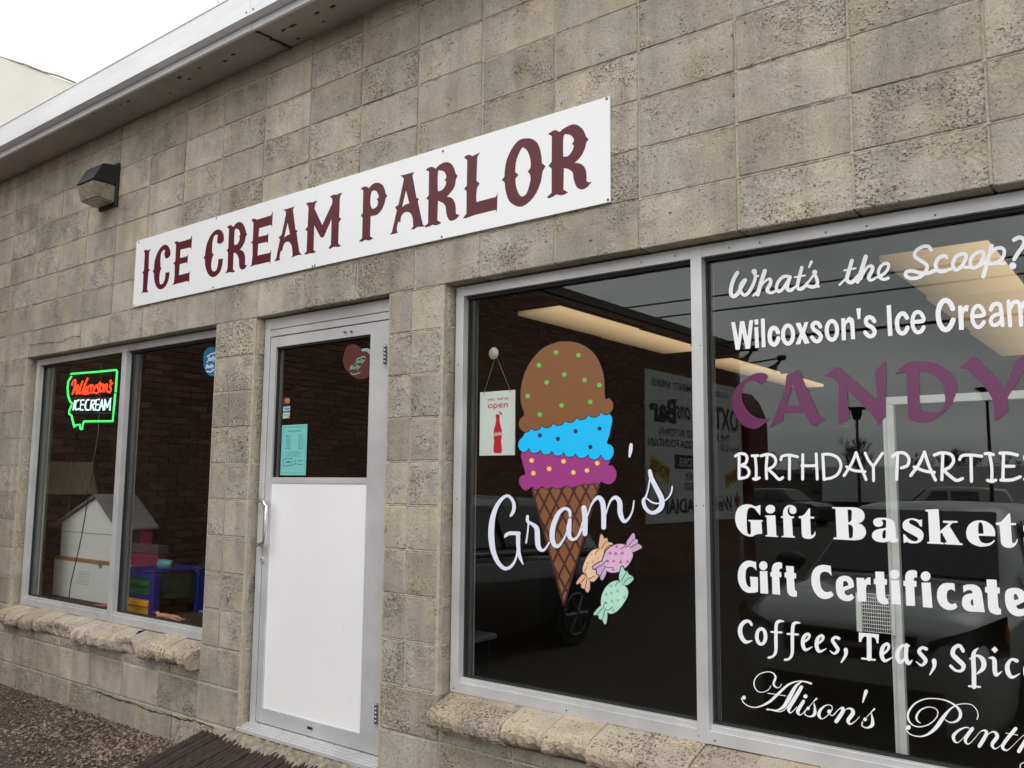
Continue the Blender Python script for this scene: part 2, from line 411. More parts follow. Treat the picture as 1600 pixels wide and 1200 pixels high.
for x in (-2.20, -2.14):
    for z in (4.09, 3.985):
        bm = bmesh.new(); lathe(bm, [(.004, 0), (.0055, .0015), (.0055, .003)], (x, -.3225, z), 'Y', 8); obj('rivet', bm, M['screw'], shop)
# ---- sills: sloped bullnose blocks
def vnoise(x, seed):
    i = math.floor(x); f = x-i; f = f*f*(3-2*f)
    h = lambda n: (math.sin(n*127.1+seed*311.7)*43758.5453) % 1
    return h(i)*(1-f)+h(i+1)*f
def sill_piece(x0, x1, rng, chipd=.0):
    # long slope out and down, rounded nose, broken and chipped where chipd > 0
    prof = [(.155, .570), (.07, .569), (.03, .559), (-.01, .548), (-.045, .537), (-.072, .525), (-.088, .508), (-.094, .487), (-.090, .462), (-.078, .445), (-.05, .437), (.0, .435), (.155, .433)]
    nx = 15; bm = bmesh.new(); rows = []; g = .0015
    dz = rng.uniform(-.003, .003)
    for i in range(nx):
        t = i/(nx-1); x = x0+g + (x1-x0-2*g)*t; row = []
        edge = -.004 if i in (0, nx-1) else 0
        n1 = vnoise(x*9, 1); n2 = vnoise(x*31, 2); n3 = vnoise(x*80, 3)
        bite = chipd*max(0, (n1*.6+n2*.3+n3*.25)-.32)*2.2
        for j, (y, z) in enumerate(prof):
            w = (0, 0, 0, 0, .15, .5, .85, 1, 1, 1, .6, 0, 0)[j]
            jag = (vnoise(x*60+j*7.3, j)-.5)*.0042*(1+chipd*11)*(1 if 4 <= j <= 10 else .15)
            yy = y + w*bite*.8 + jag - (edge*-1 if 1 < j < 10 else 0)
            zz = z + w*bite*(.55 if j > 6 else -.05) + (edge if 1 < j < 7 else 0) + jag*.7 + (dz if 0 < j < 11 else 0)
            row.append(bm.verts.new((x, yy, zz)))
        rows.append(row)
    for a, b in zip(rows, rows[1:]):
        for j in range(len(prof)-1): bm.faces.new((a[j], a[j+1], b[j+1], b[j]))
        bm.faces.new((a[-1], a[0], b[0], b[-1]))
    bm.faces.new(rows[0]); bm.faces.new(rows[-1][::-1])
    return bm
rng = random.Random(5)
xs = [-2.478*C_+.0, -2.0*C_, -1.5*C_, -.985*C_, -.488*C_, .02*C_, .525*C_] + [(.525+.5*i)*C_ for i in range(1, 12)]
for i, (a, b) in enumerate(zip(xs, xs[1:])):
    obj('sill_block', sill_piece(a, b, rng, [.006, .012, .04, .03, .012, .008, .014, .02][i % 8]), M['sill'], shop, False)
xs = [-13.15, -12.75, -12.2, -11.75, -11.2, -10.75, -10.25, -9.9, -9.2, -8.7, -8.15, -7.6, -6.98]
for i, (a, b) in enumerate(zip(xs, xs[1:])):
    obj('sill_block', sill_piece(a*C_, b*C_, rng, [.02, .04, .10, .14, .13, .10, .11, .13, .10, .05, .04, .05][i]), M['sill'], shop, False)

# ---- windows
YF = .07; YG = .112                      # frame face, glass
def window(x0, x1, z0, z1, mulls, label, fw=.046):
    e = .003
    bm = B(((x0+e, YF, z0), (x0+e+fw, YF+.11, z1-e)), ((x1-e-fw, YF, z0), (x1-e, YF+.11, z1-e)), ((x0+e+fw, YF+.001, z0), (x1-e-fw, YF+.11, z0+fw)), ((x0+e+fw, YF+.001, z1-e-fw), (x1-e-fw, YF+.11, z1-e)), bev=.0015)
    w = obj('shop_window', bm, M['alu'], shop); w['label'] = label
    for a, b in mulls: obj('mullion', B(((a, YF-.002, z0+fw*.0), (b, YF+.11, z1-e-.001)), bev=.0015), M['alu'], w)
    edges = [x0+e+fw] + [v for ab in mulls for v in ab] + [x1-e-fw]
    # stepped glazing bead below each pane and dark gaskets, then the pane
    for a, b in zip(edges[::2], edges[1::2]):
        obj('glazing_bead', B(((a+.0005, YF+.012, z0+fw), (b-.0005, YG-.006, z0+fw+.018)), bev=.002), M['alu'], w)
        g = .008; zb = z0+fw+.018; zt = z1-e-fw
        obj('gasket', B(((a, YG-.007, zb), (a+g, YG+.02, zt)), ((b-g, YG-.007, zb), (b, YG+.02, zt)), ((a+g, YG-.007, zb), (b-g, YG+.02, zb+g)), ((a+g, YG-.02, zt-g*1.6), (b-g, YG+.02, zt))), M['gasket'], w)
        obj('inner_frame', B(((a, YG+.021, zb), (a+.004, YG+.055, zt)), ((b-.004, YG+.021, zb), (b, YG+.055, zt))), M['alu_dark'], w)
        obj('pane', B(((a+.002, YG, zb), (b-.002, YG+.006, zt))), M['glass'], w)
    return w
def screws(pts, Y, parent):
    for px, py in pts:
        p = at(px, py, Y); bm = bmesh.new(); lathe(bm, [(.0022, 0), (.0035, .0008), (.0035, .002)], (p.x, Y-.0015, p.z), 'Y', 8); obj('screw', bm, M['screw'], parent)
wl = window(*LW, [(-4.015, -3.955)], 'left shop window in a grey aluminium frame with one mullion')
wr = window(*RW, [(.181, .226), (1.62, 1.665)], 'right shop window in a silver aluminium frame, wide panes')
screws([(1139, 387), (1187, 379), (1290, 363), (1354, 353), (1461, 336), (1055, 400), (1002, 410), (1080, 540), (1094, 540), (1088, 790), (1099, 790), (885, 1110), (1092, 1150), (1117, 1157), (714, 457), (716, 570), (709, 1075), (713, 779)], YF-.001, wr)

# ---- door
YD = .058
def door():
    x0, x1 = DR[0]+.002, DR[1]-.004; z0, z1 = .17, Z0-.003
    f = B(((x0, YD, z0), (x0+.045, YD+.1, z1)), ((x1-.02, YD, z0), (x1, YD+.1, z1)), ((x0+.045, YD, 2.335), (x1-.02, YD+.1, z1)), ((x0+.045, YD+.003, 2.295), (x1-.02, YD+.1, 2.332)), bev=.002)
    fr = obj('door_frame', f, M['alu'], shop)
    th = bmesh.new()
    for (ya, yb, za, zb) in ((-.004, .016, .168, .186), (.017, .03, .168, .193), (.031, .045, .168, .2), (.046, .056, .168, .206), (.0565, .16, .168, .21)):
        box(th, (x0-.03 if ya < .05 else x0, ya, za), (x1+(.005 if ya < .05 else 0), yb, zb), .0015)
    obj('threshold', th, M['alu'], fr)
    lx0, lx1 = x0+.049, x1-.023; zt = 2.29; zb = .215; sw = .066
    Yl = YD+.006
    gx0, gx1 = -2.342, -1.580
    m = B(((lx0, Yl, zb), (gx0, Yl+.045, zt)), ((gx1, Yl, zb), (lx1, Yl+.045, zt)), ((gx0, Yl+.001, 2.232), (gx1, Yl+.045, zt)), ((gx0, Yl+.001, zb), (gx1, Yl+.045, .292)), ((gx0, Yl+.012, 1.497), (gx1, Yl+.04, 1.512)), ((gx0, Yl+.006, 1.4805), (gx1, Yl+.04, 1.4965)), bev=.0015)
    d = obj('door', m, M['alu'], shop); d['label'] = 'aluminium door, glass above and white panel below'
    obj('white_panel', B(((gx0, Yl+.010, .2925), (gx1, Yl+.03, 1.480))), M['white_paint'], d)
    obj('pane', B(((gx0+.002, Yl+.025, 1.5125), (gx1-.002, Yl+.031, 2.2315))), M['glass'], d)
    obj('gasket', B(((gx0, Yl+.014, 1.5125), (gx0+.006, Yl+.03, 2.2315)), ((gx1-.006, Yl+.014, 1.5125), (gx1, Yl+.03, 2.2315)), ((gx0+.006, Yl+.008, 2.222), (gx1-.006, Yl+.03, 2.2315))), M['gasket'], d)
    obj('nameplate', B(((-1.965, Yl-.0015, .250), (-1.925, Yl, .262))), M['black'], d)
    scm = mat('scuff_grey', (.50, .50, .49), .6)
    for (px_, py_, l_, w_) in ((538, 971, .0022, .005), (537, 978, .003, .008), (539, 985, .002, .004), (470, 1066, .006, .0015), (548, 1098, .01, .0012)):
        p = at(px_, py_, Yl+.0096); bm = bmesh.new(); rg = random.Random(px_)
        bm.faces.new([bm.verts.new((p.x+math.cos(a)*l_*rg.uniform(.5, 1), Yl+.0096, p.z+math.sin(a)*w_*rg.uniform(.5, 1))) for a in [i*math.pi/4 for i in range(8)]]); obj('scuff', bm, scm, d)
    # pull handle
    bm = bmesh.new(); hx = -2.392
    P = [(hx, Yl-.001, 1.385), (hx, Yl-.035, 1.388)] + [(hx+.085*math.sin(a), Yl-.035-.016*math.sin(a), 1.388-.03*(1-math.cos(a))) for a in (.4, .8, 1.2, 1.57)]
    Q = [(hx+.088, Yl-.052, 1.32), (hx+.09, Yl-.053, 1.265), (hx+.088, Yl-.052, 1.21)]
    T = [(hx+.085*math.sin(a), Yl-.035-.016*math.sin(a), 1.148+.03*(1-math.cos(a))) for a in (1.57, 1.2, .8, .4)] + [(hx, Yl-.035, 1.148), (hx, Yl-.001, 1.15)]
    tube(bm, P+Q+T, .0115, 12); obj('handle', bm, mat('satin_handle', (.75, .75, .76), .25, .9), d, True)
    bm = bmesh.new(); lathe(bm, [(.013, 0), (.015, -.003), (.014, -.010), (.007, -.0105), (.006, -.006)], (hx+.008, Yl, 1.065), 'Y', 16); obj('lock', bm, M['alu'], d)
    bm = bmesh.new(); lathe(bm, [(.0035, 0), (.0045, -.001), (.0045, -.0025)], (hx+.008, Yl-.0085, 1.065), 'Y', 8); obj('keyhole', bm, M['black'], d)
    for zc in (2.115, .405):
        bm = bmesh.new()
        for k in range(5):
            z = zc-.045+k*.019; lathe(bm, [(.0075, 0), (.0075, .0183)], (x1-.056, YD-.004, z), 'Z', 12)
        obj('hinge', bm, mat('hinge_steel', (.28, .28, .29), .35, .9) if zc > 2 else bpy.data.materials['hinge_steel'], d, True)
    for px, py in [(540, 519), (550, 518)]:
        p = at(px, py, Yl); bm = bmesh.new(); lathe(bm, [(.004, -.012), (.006, -.01), (.006, 0)], (p.x, Yl, p.z), 'Y', 10); obj('bolt', bm, M['screw'], d)
    for x in (-2.36, -2.15, -1.95, -1.75, -1.56):
        bm = bmesh.new(); lathe(bm, [(.003, .212), (.004, .2105), (.0045, .2095)], (x, YD+.002, 0), 'Z', 8); obj('screw', bm, M['screw'], fr)
    return d
door()
# rough mortar bed below the threshold, concrete step under the mat
bm = bmesh.new(); rng = random.Random(9)
rows = []
for j, (y, z) in enumerate([(.04, .167), (-.005, .166), (-.03, .155), (-.06, .14), (-.085, .115)]):
    rows.append([bm.verts.new((DR[0]-.06+i*.022, y+rng.uniform(-.012, .012)*(j > 1), z+rng.uniform(-.008, .006)*(j > 0))) for i in range(50)])
for a, b in zip(rows, rows[1:]):
    for i in range(49): bm.faces.new((a[i], a[i+1], b[i+1], b[i]))
obj('mortar_bed', bm, mat('rough_mortar', (.27, .235, .175), .95, var=.45, vscale=30, bump=1, bscale=150), shop)
obj('door_step', B(((DR[0]-.25, -.3, -.3), (DR[1]+.1, .0, .06))), M['mortar'], shop)

# ------------------------------------------------------------------ planar lettering engine
def catmull(P, closed=False, sub=5):
    n = len(P); out_ = []
    if n < 3 and not closed:
        return [tuple(p) for p in P]
    rng_ = range(n if closed else n-1)
    for i in rng_:
        if closed: p0, p1, p2, p3 = P[(i-1) % n], P[i], P[(i+1) % n], P[(i+2) % n]
        else: p0, p1, p2, p3 = P[max(i-1, 0)], P[i], P[i+1], P[min(i+2, n-1)]
        for s in range(sub):
            t = s/sub; t2 = t*t; t3 = t2*t
            out_.append(tuple(.5*((2*b)+(-a+c)*t+(2*a-5*b+4*c-d)*t2+(-a+3*b-3*c+d)*t3) for a, b, c, d in zip(p0, p1, p2, p3)))
    if not closed: out_.append(tuple(P[-1]))
    return out_
def nums(s): return [tuple(float(v) for v in tok.split(',')) for tok in s.split()]
TH = .0006
class Glyphs:
    """glyph outlines in photo-crop units, laid on an upright plane y = Y"""
    def __init__(s, ox, oy, sc, Y): s.ox, s.oy, s.sc, s.Y = ox, oy, sc, Y
    def P(s, x, y, dy=0): 
        p = at(s.ox + x/s.sc, s.oy + y/s.sc, s.Y); return Vector((p.x, s.Y-dy, p.z))
    def fill(s, bm, loops, dy):
        L = [[s.P(x, y, dy) for x, y in lp] for lp in loops]
        flat = [Vector((p.x, p.z, 0)) for lp in L for p in lp]
        tris = tessellate_polygon([[Vector((p.x, p.z, 0)) for p in lp] for lp in L])
        pts = [p for lp in L for p in lp]; vs = [bm.verts.new(p) for p in pts]
        for t in tris:
            if len(set(t)) == 3:
                try: bm.faces.new([vs[i] for i in t])
                except ValueError: pass
        k = 0
        for lp in L:
            n = len(lp); bk = [bm.verts.new(p + Vector((0, TH+dy*.5, 0))) for p in lp]
            for i in range(n): 
                try: bm.faces.new((vs[k+i], vs[k+(i+1) % n], bk[(i+1) % n], bk[i]))
                except ValueError: pass
            k += n
    def stroke(s, bm, pts, dy, closed=False, cap=True):
        n = len(pts); Lf = []; Rt = []; st = .0000008
        for i, (x, y, w) in enumerate(pts):
            if closed: a, b = pts[i-1], pts[(i+1) % n]
            else: a, b = pts[max(i-1, 0)], pts[min(i+1, n-1)]
            tx, ty = b[0]-a[0], b[1]-a[1]; l = math.hypot(tx, ty) or 1; nx, ny = -ty/l, tx/l
            d2 = dy + st*(i % 400)
            Lf.append(bm.verts.new(s.P(x+nx*w/2, y+ny*w/2, d2))); Rt.append(bm.verts.new(s.P(x-nx*w/2, y-ny*w/2, d2)))
        for i in range(n if closed else n-1):
            j = (i+1) % n; bm.faces.new((Lf[i], Lf[j], Rt[j], Rt[i]))
        if cap and not closed:
            for e in (0, n-1):
                x, y, w = pts[e]; o2 = dy + st*(e % 400) + (.000004 if e else -.000002)
                s.disc(bm, x, y, w/2, w/2, o2, 10)
    def disc(s, bm, x, y, rx, ry, dy, seg=18):
        bm.faces.new([bm.verts.new(s.P(x+rx*math.cos(2*math.pi*k/seg), y+ry*math.sin(2*math.pi*k/seg), dy)) for k in range(seg)])
    def draw(s, bm, spec, dy=0):
        d = dy; pend = None
        def flush():
            nonlocal pend
            if pend: s.fill(bm, pend, d); pend = None
        for seg in spec.split('/'):
            seg = seg.strip()
            if not seg: continue
            op = seg[0]; body = seg[1:]
            if op in 'HJ':
                pts = nums(body); pend.append([p[:2] for p in (catmull(pts, True, 4) if op == 'J' else pts)]); continue
            if pend: flush(); d += .0002
            if op in 'FG':
                pts = nums(body); pend = [[p[:2] for p in (catmull(pts, True, 4) if op == 'G' else pts)]]
            elif op in 'SPQ':
                w0, rest = body.split(None, 1); w = float(w0); pts = []; lastw = w
                for tk in nums(rest):
                    if len(tk) == 3: lastw = tk[2]
                    pts.append((tk[0], tk[1], tk[2] if len(tk) == 3 else (w if w0 != '0' else lastw)))
                if op == 'Q': s.stroke(bm, catmull(pts, True), d, True)
                else: s.stroke(bm, catmull(pts) if op == 'S' else pts, d)
                d += .0002
            elif op == 'D':
                r, rest = body.split(None, 1); 
                for x, y in nums(rest): s.disc(bm, x, y, float(r), float(r), d)
                d += .0002
            elif op == 'O':
                cx, cy, rx, ry, ix, iy = nums(body)[0]; K = 28
                pend = [[(cx+rx*math.cos(2*math.pi*k/K), cy+ry*math.sin(2*math.pi*k/K)) for k in range(K)], [(cx+ix*math.cos(2*math.pi*k/K), cy+iy*math.sin(2*math.pi*k/K)) for k in range(K)]]
        flush()
def lettering(parent, G, specs, m, name='letter'):
    for sp in specs:
        bm = bmesh.new(); G.draw(bm, sp); me = bpy.data.meshes.new(name); bm.to_mesh(me); bm.free()
        mesh_obj(name, me, m, parent)

# ------------------------------------------------------------------ the big sign
sg = empty('wall_sign', 'long white sign board with dark red ICE CREAM PARLOR lettering above the door', 'sign', loc=(0, 0, 0))
a0, a1 = at(214, 377, -.012), at(952, 150, -.012); a2, a3 = at(954, 317, -.012), at(207, 479, -.012)
xl, xr, zt_, zb_ = (a0.x+a3.x)/2, (a1.x+a2.x)/2, (a0.z+a1.z)/2, (a2.z+a3.z)/2
jx = at(492, 400, -.012).x
obj('sign_board', B(((xl, -.012, zb_), (jx-.0006, -.0035, zt_))), M['sign_white'], sg)
obj('sign_board', B(((jx+.0006, -.012, zb_), (xr, -.0035, zt_))), M['sign_white'], sg)
YS = -.0125
G1 = Glyphs(200, 360, 10, YS)
lettering(sg, G1, [
 'F245,325 275,300 305,312 360,290 338,325 328,360 322,600 342,615 318,650 298,930 322,958 285,970 250,968 200,990 225,960 232,900 240,680 222,662 248,630 262,350',
 'F385,640 405,605 407,550 415,480 430,425 450,370 472,325 500,280 528,250 560,225 585,223 610,230 633,252 650,280 660,320 665,360 662,385 655,400 632,425 605,440 588,433 575,415 568,370 572,340 582,315 575,306 560,305 530,330 520,352 512,380 505,450 506,510 508,570 522,590 500,640 493,690 490,740 490,780 492,810 502,838 515,845 530,840 550,820 565,792 575,760 582,710 585,660 648,648 646,690 640,740 627,790 610,830 588,870 560,900 530,917 500,922 475,912 450,890 430,850 415,800 407,735 405,670',
 'F722,190 755,168 780,172 800,185 975,130 1000,75 998,150 988,300 975,265 820,300 812,432 920,405 938,370 928,525 915,500 808,528 795,700 950,660 965,630 960,700 955,815 935,790 755,835 685,858 715,825 728,700 730,540 708,515 738,485 748,300 750,220'], M['maroon'])
G2 = Glyphs(310, 320, 10, YS)
lettering(sg, G2, [
 'F78,825 105,790 108,735 115,680 130,615 150,560 178,500 210,450 240,417 270,395 300,385 330,385 358,402 380,430 392,465 398,500 399,535 395,565 372,592 340,610 322,611 305,605 295,590 290,570 293,535 298,500 310,475 280,465 262,472 245,490 233,523 225,560 218,600 215,640 213,700 215,755 240,772 215,830 205,885 200,940 202,990 210,1020 240,1045 265,1033 285,1010 297,970 305,930 312,850 382,838 380,885 375,930 362,985 340,1040 312,1080 280,1110 245,1127 210,1130 180,1112 150,1080 127,1030 110,970 102,910 100,850',
 'F448,350 470,330 490,318 510,318 525,325 545,345 565,315 590,290 618,272 645,268 672,275 695,295 715,330 730,370 740,405 745,435 765,455 740,490 735,530 725,570 705,618 680,660 645,705 670,708 690,720 708,742 720,770 728,805 730,840 728,935 745,942 762,940 735,985 712,1005 690,1012 670,1010 655,1000 642,975 635,940 632,850 624,820 610,790 592,765 575,750 550,750 540,1010 575,1038 530,1060 490,1050 410,1078 440,1045 455,980 462,740 438,715 465,685 478,380 /J568,400 595,375 630,390 650,440 648,480 632,495 645,515 635,570 600,620 570,622 558,600',
 'F828,240 850,220 870,212 915,232 1135,165 1165,100 1158,200 1150,350 1138,312 950,365 938,500 1070,470 1092,440 1088,605 1070,580 935,610 922,792 1115,750 1138,700 1130,800 1122,940 1110,890 870,945 800,968 830,935 845,800 848,610 820,595 850,560 860,280'], M['maroon'])
G3 = Glyphs(420, 290, 9.231, YS)
lettering(sg, G3, [
 'F208,345 250,340 370,300 348,345 385,640 415,645 400,680 440,960 480,995 430,1000 390,1012 320,1040 342,1010 335,890 325,855 310,830 292,813 270,808 242,817 220,840 205,880 200,910 195,935 172,945 158,1000 155,1050 165,1068 130,1080 78,1092 105,1050 160,780 145,745 185,710 245,420 245,375 /H270,535 305,700 260,720 222,748',
 'F532,262 580,240 630,240 665,225 700,215 672,260 658,330 770,570 912,260 918,220 915,190 882,158 930,130 985,130 1025,108 1062,105 1035,140 1025,180 1015,455 1045,480 1010,530 1000,830 1018,852 1045,865 1000,885 935,882 880,912 858,902 895,850 905,480 800,725 780,748 760,752 740,735 655,570 645,930 680,955 640,975 590,975 545,995 505,990 545,950 555,660 525,632 560,590 572,320 560,285'], M['maroon'])
G4 = Glyphs(550, 240, 8, YS)
lettering(sg, G4, [
 'F108,440 135,420 160,410 195,418 210,435 235,405 260,380 290,366 320,362 350,370 380,390 398,418 410,450 422,505 442,522 420,560 412,600 400,640 378,690 350,730 325,755 300,770 232,782 225,1030 265,1060 215,1085 165,1078 125,1102 85,1100 125,1060 132,800 108,775 135,740 140,460 /J240,490 270,460 305,470 330,520 328,550 310,572 325,600 310,660 265,690 240,670 228,600',
 'F600,272 640,268 780,228 755,270 805,550 838,565 822,595 885,890 920,905 870,915 820,915 775,945 738,950 765,910 760,820 748,775 730,745 710,732 685,728 660,732 640,745 622,768 610,800 605,855 580,850 567,885 560,920 560,965 575,985 545,998 475,1015 500,975 560,710 538,668 580,640 648,320 630,290 /H675,458 715,620 660,640 625,670'], M['maroon'])
G5 = Glyphs(650, 220, 8, YS)
lettering(sg, G5, [
 'F122,362 150,338 180,325 220,330 243,350 275,315 310,290 342,272 375,265 405,268 430,280 455,305 475,340 498,415 522,437 498,480 493,520 485,560 462,608 430,650 385,700 415,702 440,710 462,730 480,760 490,790 495,820 498,910 520,922 545,925 510,970 480,990 445,1000 425,997 410,985 392,955 380,920 372,830 360,802 340,780 275,748 265,990 318,1027 260,1055 230,1055 205,1048 170,1070 120,1082 105,1070 150,1030 155,745 128,722 158,680 162,385 /J275,390 310,372 350,385 375,430 375,465 358,490 375,510 370,550 340,600 295,628 272,610',
 'F598,208 625,185 655,175 682,177 705,192 800,145 765,200 755,500 795,530 762,590 752,680 755,765 1000,700 1018,650 1015,800 1008,895 995,862 740,925 620,968 585,965 630,910 632,630 600,600 635,560 640,240'], M['maroon'])
G6 = Glyphs(780, 180, 8, YS)
lettering(sg, G6, [
 'F30,810 65,770 68,705 75,640 93,560 120,490 152,425 190,370 225,330 260,305 300,292 340,288 382,290 420,300 453,322 480,350 500,392 515,440 528,520 535,600 578,635 540,710 532,775 520,830 498,897 470,960 432,1020 390,1070 340,1112 290,1140 250,1144 210,1135 168,1112 130,1080 107,1038 90,990 75,915 68,840 /H290,400 315,410 340,430 360,460 375,500 388,545 394,590 390,660 375,680 355,710 375,725 390,760 392,800 385,840 370,900 350,960 328,995 300,1015 280,1015 260,1005 240,975 225,940 212,895 205,850 202,795 220,770 240,745 218,725 200,710 202,655 207,600 220,540 240,490 263,440',
 'F610,235 645,210 680,190 700,186 720,190 758,210 792,175 830,150 880,125 930,112 967,118 1000,135 1035,165 1060,200 1088,272 1118,300 1088,340 1080,387 1065,430 1037,490 1000,540 940,600 970,595 1000,600 1033,615 1060,640 1080,680 1090,720 1092,770 1090,820 1120,840 1155,832 1110,890 1070,918 1030,930 1000,920 970,900 948,855 930,800 920,715 892,690 860,670 808,660 802,930 862,965 800,998 760,1000 715,990 670,1020 620,1040 595,1025 655,970 655,665 615,635 655,580 658,260 /J805,265 850,238 900,255 935,310 910,360 932,380 910,450 860,510 820,515 800,500'], M['maroon'])
for px, py in [(217, 379), (338, 341), (486, 292), (491, 291), (692, 236), (948, 154), (950, 312), (690, 370), (488, 416), (492, 415), (333, 449), (210, 477)]:
    p = at(px, py, YS); bm = bmesh.new(); lathe(bm, [(.003, -.003), (.0055, -.0015), (.006, .0008)], (p.x, YS, p.z), 'Y', 10); obj('screw', bm, M['screw'], sg)

# ------------------------------------------------------------------ window lettering (on the inner face of the glass)
YV = YG - .0006
def line(label, parts, m=M['vinyl'], cat='lettering', g='white vinyl lettering lines on the right window', name='window_lettering', fwd=0):
    t = empty(name, label, cat, g)
    for (ox, oy, sc, specs) in parts: lettering(t, Glyphs(ox, oy, sc, YV-fwd), specs, m)
    return t
line('white brush script line asking "What\'s the Scoop?" at the top of the right window', [
 (1130, 360, 10, ['S62 222,660 165,760 125,890 122,990 160,1030 215,1000 255,945 275,900 330,800 345,775/S52 335,775 275,850 270,940 320,1008 385,985 450,885 500,760 500,690/D44 487,645/P34 505,722 548,712',
   'S66 652,632 600,790 540,1000/S34 470,1020,30 520,975,40 590,870 680,775 735,765,52 738,830,58 690,930,62 730,972,50 790,965,40 850,920,30',
   'S52 1040,725 950,720 870,790 832,890 860,955 925,920 990,830 1040,740/S58 1045,730 1005,850 1005,920 1060,935 1130,880,36',
   'S56 1228,580 1180,770 1160,880 1200,918 1270,880 1330,800,34/P28 1118,732 1280,704', 'S48 1378,492,50 1342,575,30',
   'S34 1300,840 1360,770 1410,700/D40 1430,655/S54 1425,680 1465,760 1470,840 1410,885 1330,870/P34 1440,885 1500,875']),
 (1280, 360, 10, ['S62 512,470 440,720 435,780 490,815 550,780 600,700,30/S34 320,850 400,770/P30 392,625 570,592',
   'S70 728,410 640,690 598,800/S44 650,760 700,650 760,570 825,560,56 830,620,60 775,730,62 800,778,50 850,765,40 900,730,32',
   'S50 920,730 1010,680 1075,600 1080,530 1035,515 965,560 925,650 950,735 1010,765 1080,745']),
 (1400, 350, 8, ['S46 440,325 400,280 320,290 245,345 240,410 320,465 388,520 365,600 290,665 190,680 125,650 130,600 210,588 320,615 410,612 490,580',
   'S50 640,420,40 600,400 530,430 495,510 520,578 590,590 690,560,36', 'Q46 820,375 750,410 710,500 740,570 805,545 865,450 875,385/S34 850,540 915,545',
   'Q46 1045,345 970,390 928,480 955,548 1030,520 1085,430 1095,360/S34 1060,520 1110,470', 'P54 1196,275 1092,655/S46 1120,480 1180,370 1260,305 1340,310 1350,385 1290,470 1200,500 1170,488/P36 1180,497 1270,495/P36 1270,495 1365,492',
   'S52 1475,200 1540,168 1600,195 1590,270 1520,370 1478,440/D44 1460,522'])])
line('white bold plain line about ice cream, second from the top of the right window', [
 (1130, 460, 6.4, ['F80,278 118,275 150,440 168,270 210,265 242,425 262,260 300,255 268,542 225,545 190,380 165,552 125,555', 'F312,252 350,248 352,300 316,302/F312,328 350,325 358,532 320,536', 'F376,243 415,240 424,528 386,530',
   'S44 548,378 530,345 500,335 475,360 464,420 474,475 505,502 535,485 552,438', 'O648,402,71,112,30,70', 'F722,288 772,282 795,340 812,278 852,275 818,385 865,488 812,495 788,435 772,498 725,500 768,390',
   'S40 972,322 950,290 918,284 892,310 905,348 955,385 978,420 960,462 920,466 888,430', 'O1087,360,73,115,31,73', 'F1180,240 1215,235 1220,262 1240,235 1262,222 1300,240 1310,270 1312,300 1320,448 1278,450 1272,320 1265,285 1250,278 1230,300 1224,330 1228,458 1186,460', 'F1330,142 1376,135 1372,246 1345,248',
   'S42 1512,268 1490,238 1455,228 1428,255 1438,300 1490,332 1515,370 1498,412 1455,416 1420,380']),
 (1350, 430, 6.4, ['F225,302 270,297 285,605 240,610', 'S44 430,425 400,385 365,390 338,430 330,490 345,555 380,583 415,565 435,525', 'S40 482,468 592,455 580,395 545,368 505,385 486,445 490,515 525,568 570,562 598,520',
   'S52 888,335 860,275 810,252 765,290 742,370 752,470 790,535 835,540 870,500 892,448', 'F940,305 980,300 985,330 1000,308 1020,298 1048,302 1040,362 1010,360 997,385 995,420 1000,545 950,548', 'S40 1082,412 1195,398 1185,340 1150,308 1108,322 1084,385 1090,465 1125,515 1165,512 1200,470',
   'S42 1268,345 1295,295 1345,288 1368,325 1385,500/S38 1370,385 1300,405 1268,445 1285,495 1335,492 1375,450', 'P42 1445,262 1462,503/S42 1462,330 1495,275 1540,268 1560,320 1570,497/S42 1572,330 1605,272 1650,268 1672,320 1684,490'])])
line('big purple line of calligraphic capitals reading CANDY on the right window', [
 (1130, 540, 8, ['F435,465 460,490 495,468 530,440 550,412 558,385 548,362 530,350 495,340 460,338 420,343 380,355 328,380 280,410 235,447 190,490 155,543 130,600 115,650 110,700 113,755 125,810 148,868 180,920 222,970 270,1010 320,1032 370,1040 405,1038 440,1030 482,1003 520,970 578,910 540,915 500,915 460,910 420,900 380,880 340,850 300,808 270,760 248,712 235,660 230,615 230,570 240,525 260,490 288,462 320,445 350,440 380,440 405,450 430,470',
   'F790,370 865,335 945,305 965,330 1030,500 1120,700 1160,800 1200,880 1272,915 1145,1015 1100,990 1060,920 1010,840 755,845 745,895 735,945 570,1035 600,985 620,940 700,740 770,540 /H868,490 960,745 780,750']),
 (1280, 540, 8, ['F72,375 100,355 130,330 165,295 210,265 260,275 360,370 480,470 600,580 720,680 710,500 690,340 755,255 820,180 832,200 835,890 735,990 690,910 640,850 520,720 430,625 350,550 355,720 380,905 310,955 245,1010 235,850 240,700 240,480 215,440 190,415 140,395 90,390']),
 (1420, 540, 8, ['F-175,355 -115,290 -60,240 0,200 90,190 180,190 242,195 300,210 368,235 430,270 490,312 540,360 570,402 590,450 600,500 600,550 585,620 560,680 522,740 480,790 432,840 380,880 332,917 280,945 240,962 200,970 150,968 100,960 -10,925 -20,600 -30,330 -90,338 /H128,325 165,328 200,335 252,350 300,370 355,407 400,450 425,500 440,550 450,615 455,680 438,740 410,790 360,830 320,832 280,830 215,820 150,805 140,700 135,600',
   'F630,265 700,220 750,175 800,130 860,160 960,260 1080,380 1200,540 1250,420 1290,310 1320,200 1380,160 1440,130 1500,100 1440,310 1385,410 1330,500 1240,640 1235,720 1250,820 1160,890 1075,950 1065,850 1060,760 1050,700 1030,640 985,565 930,500 820,380 770,330 720,290 680,280 640,280'])],
 mat('purple_vinyl', (.115, .010, .072), .18), g=None)
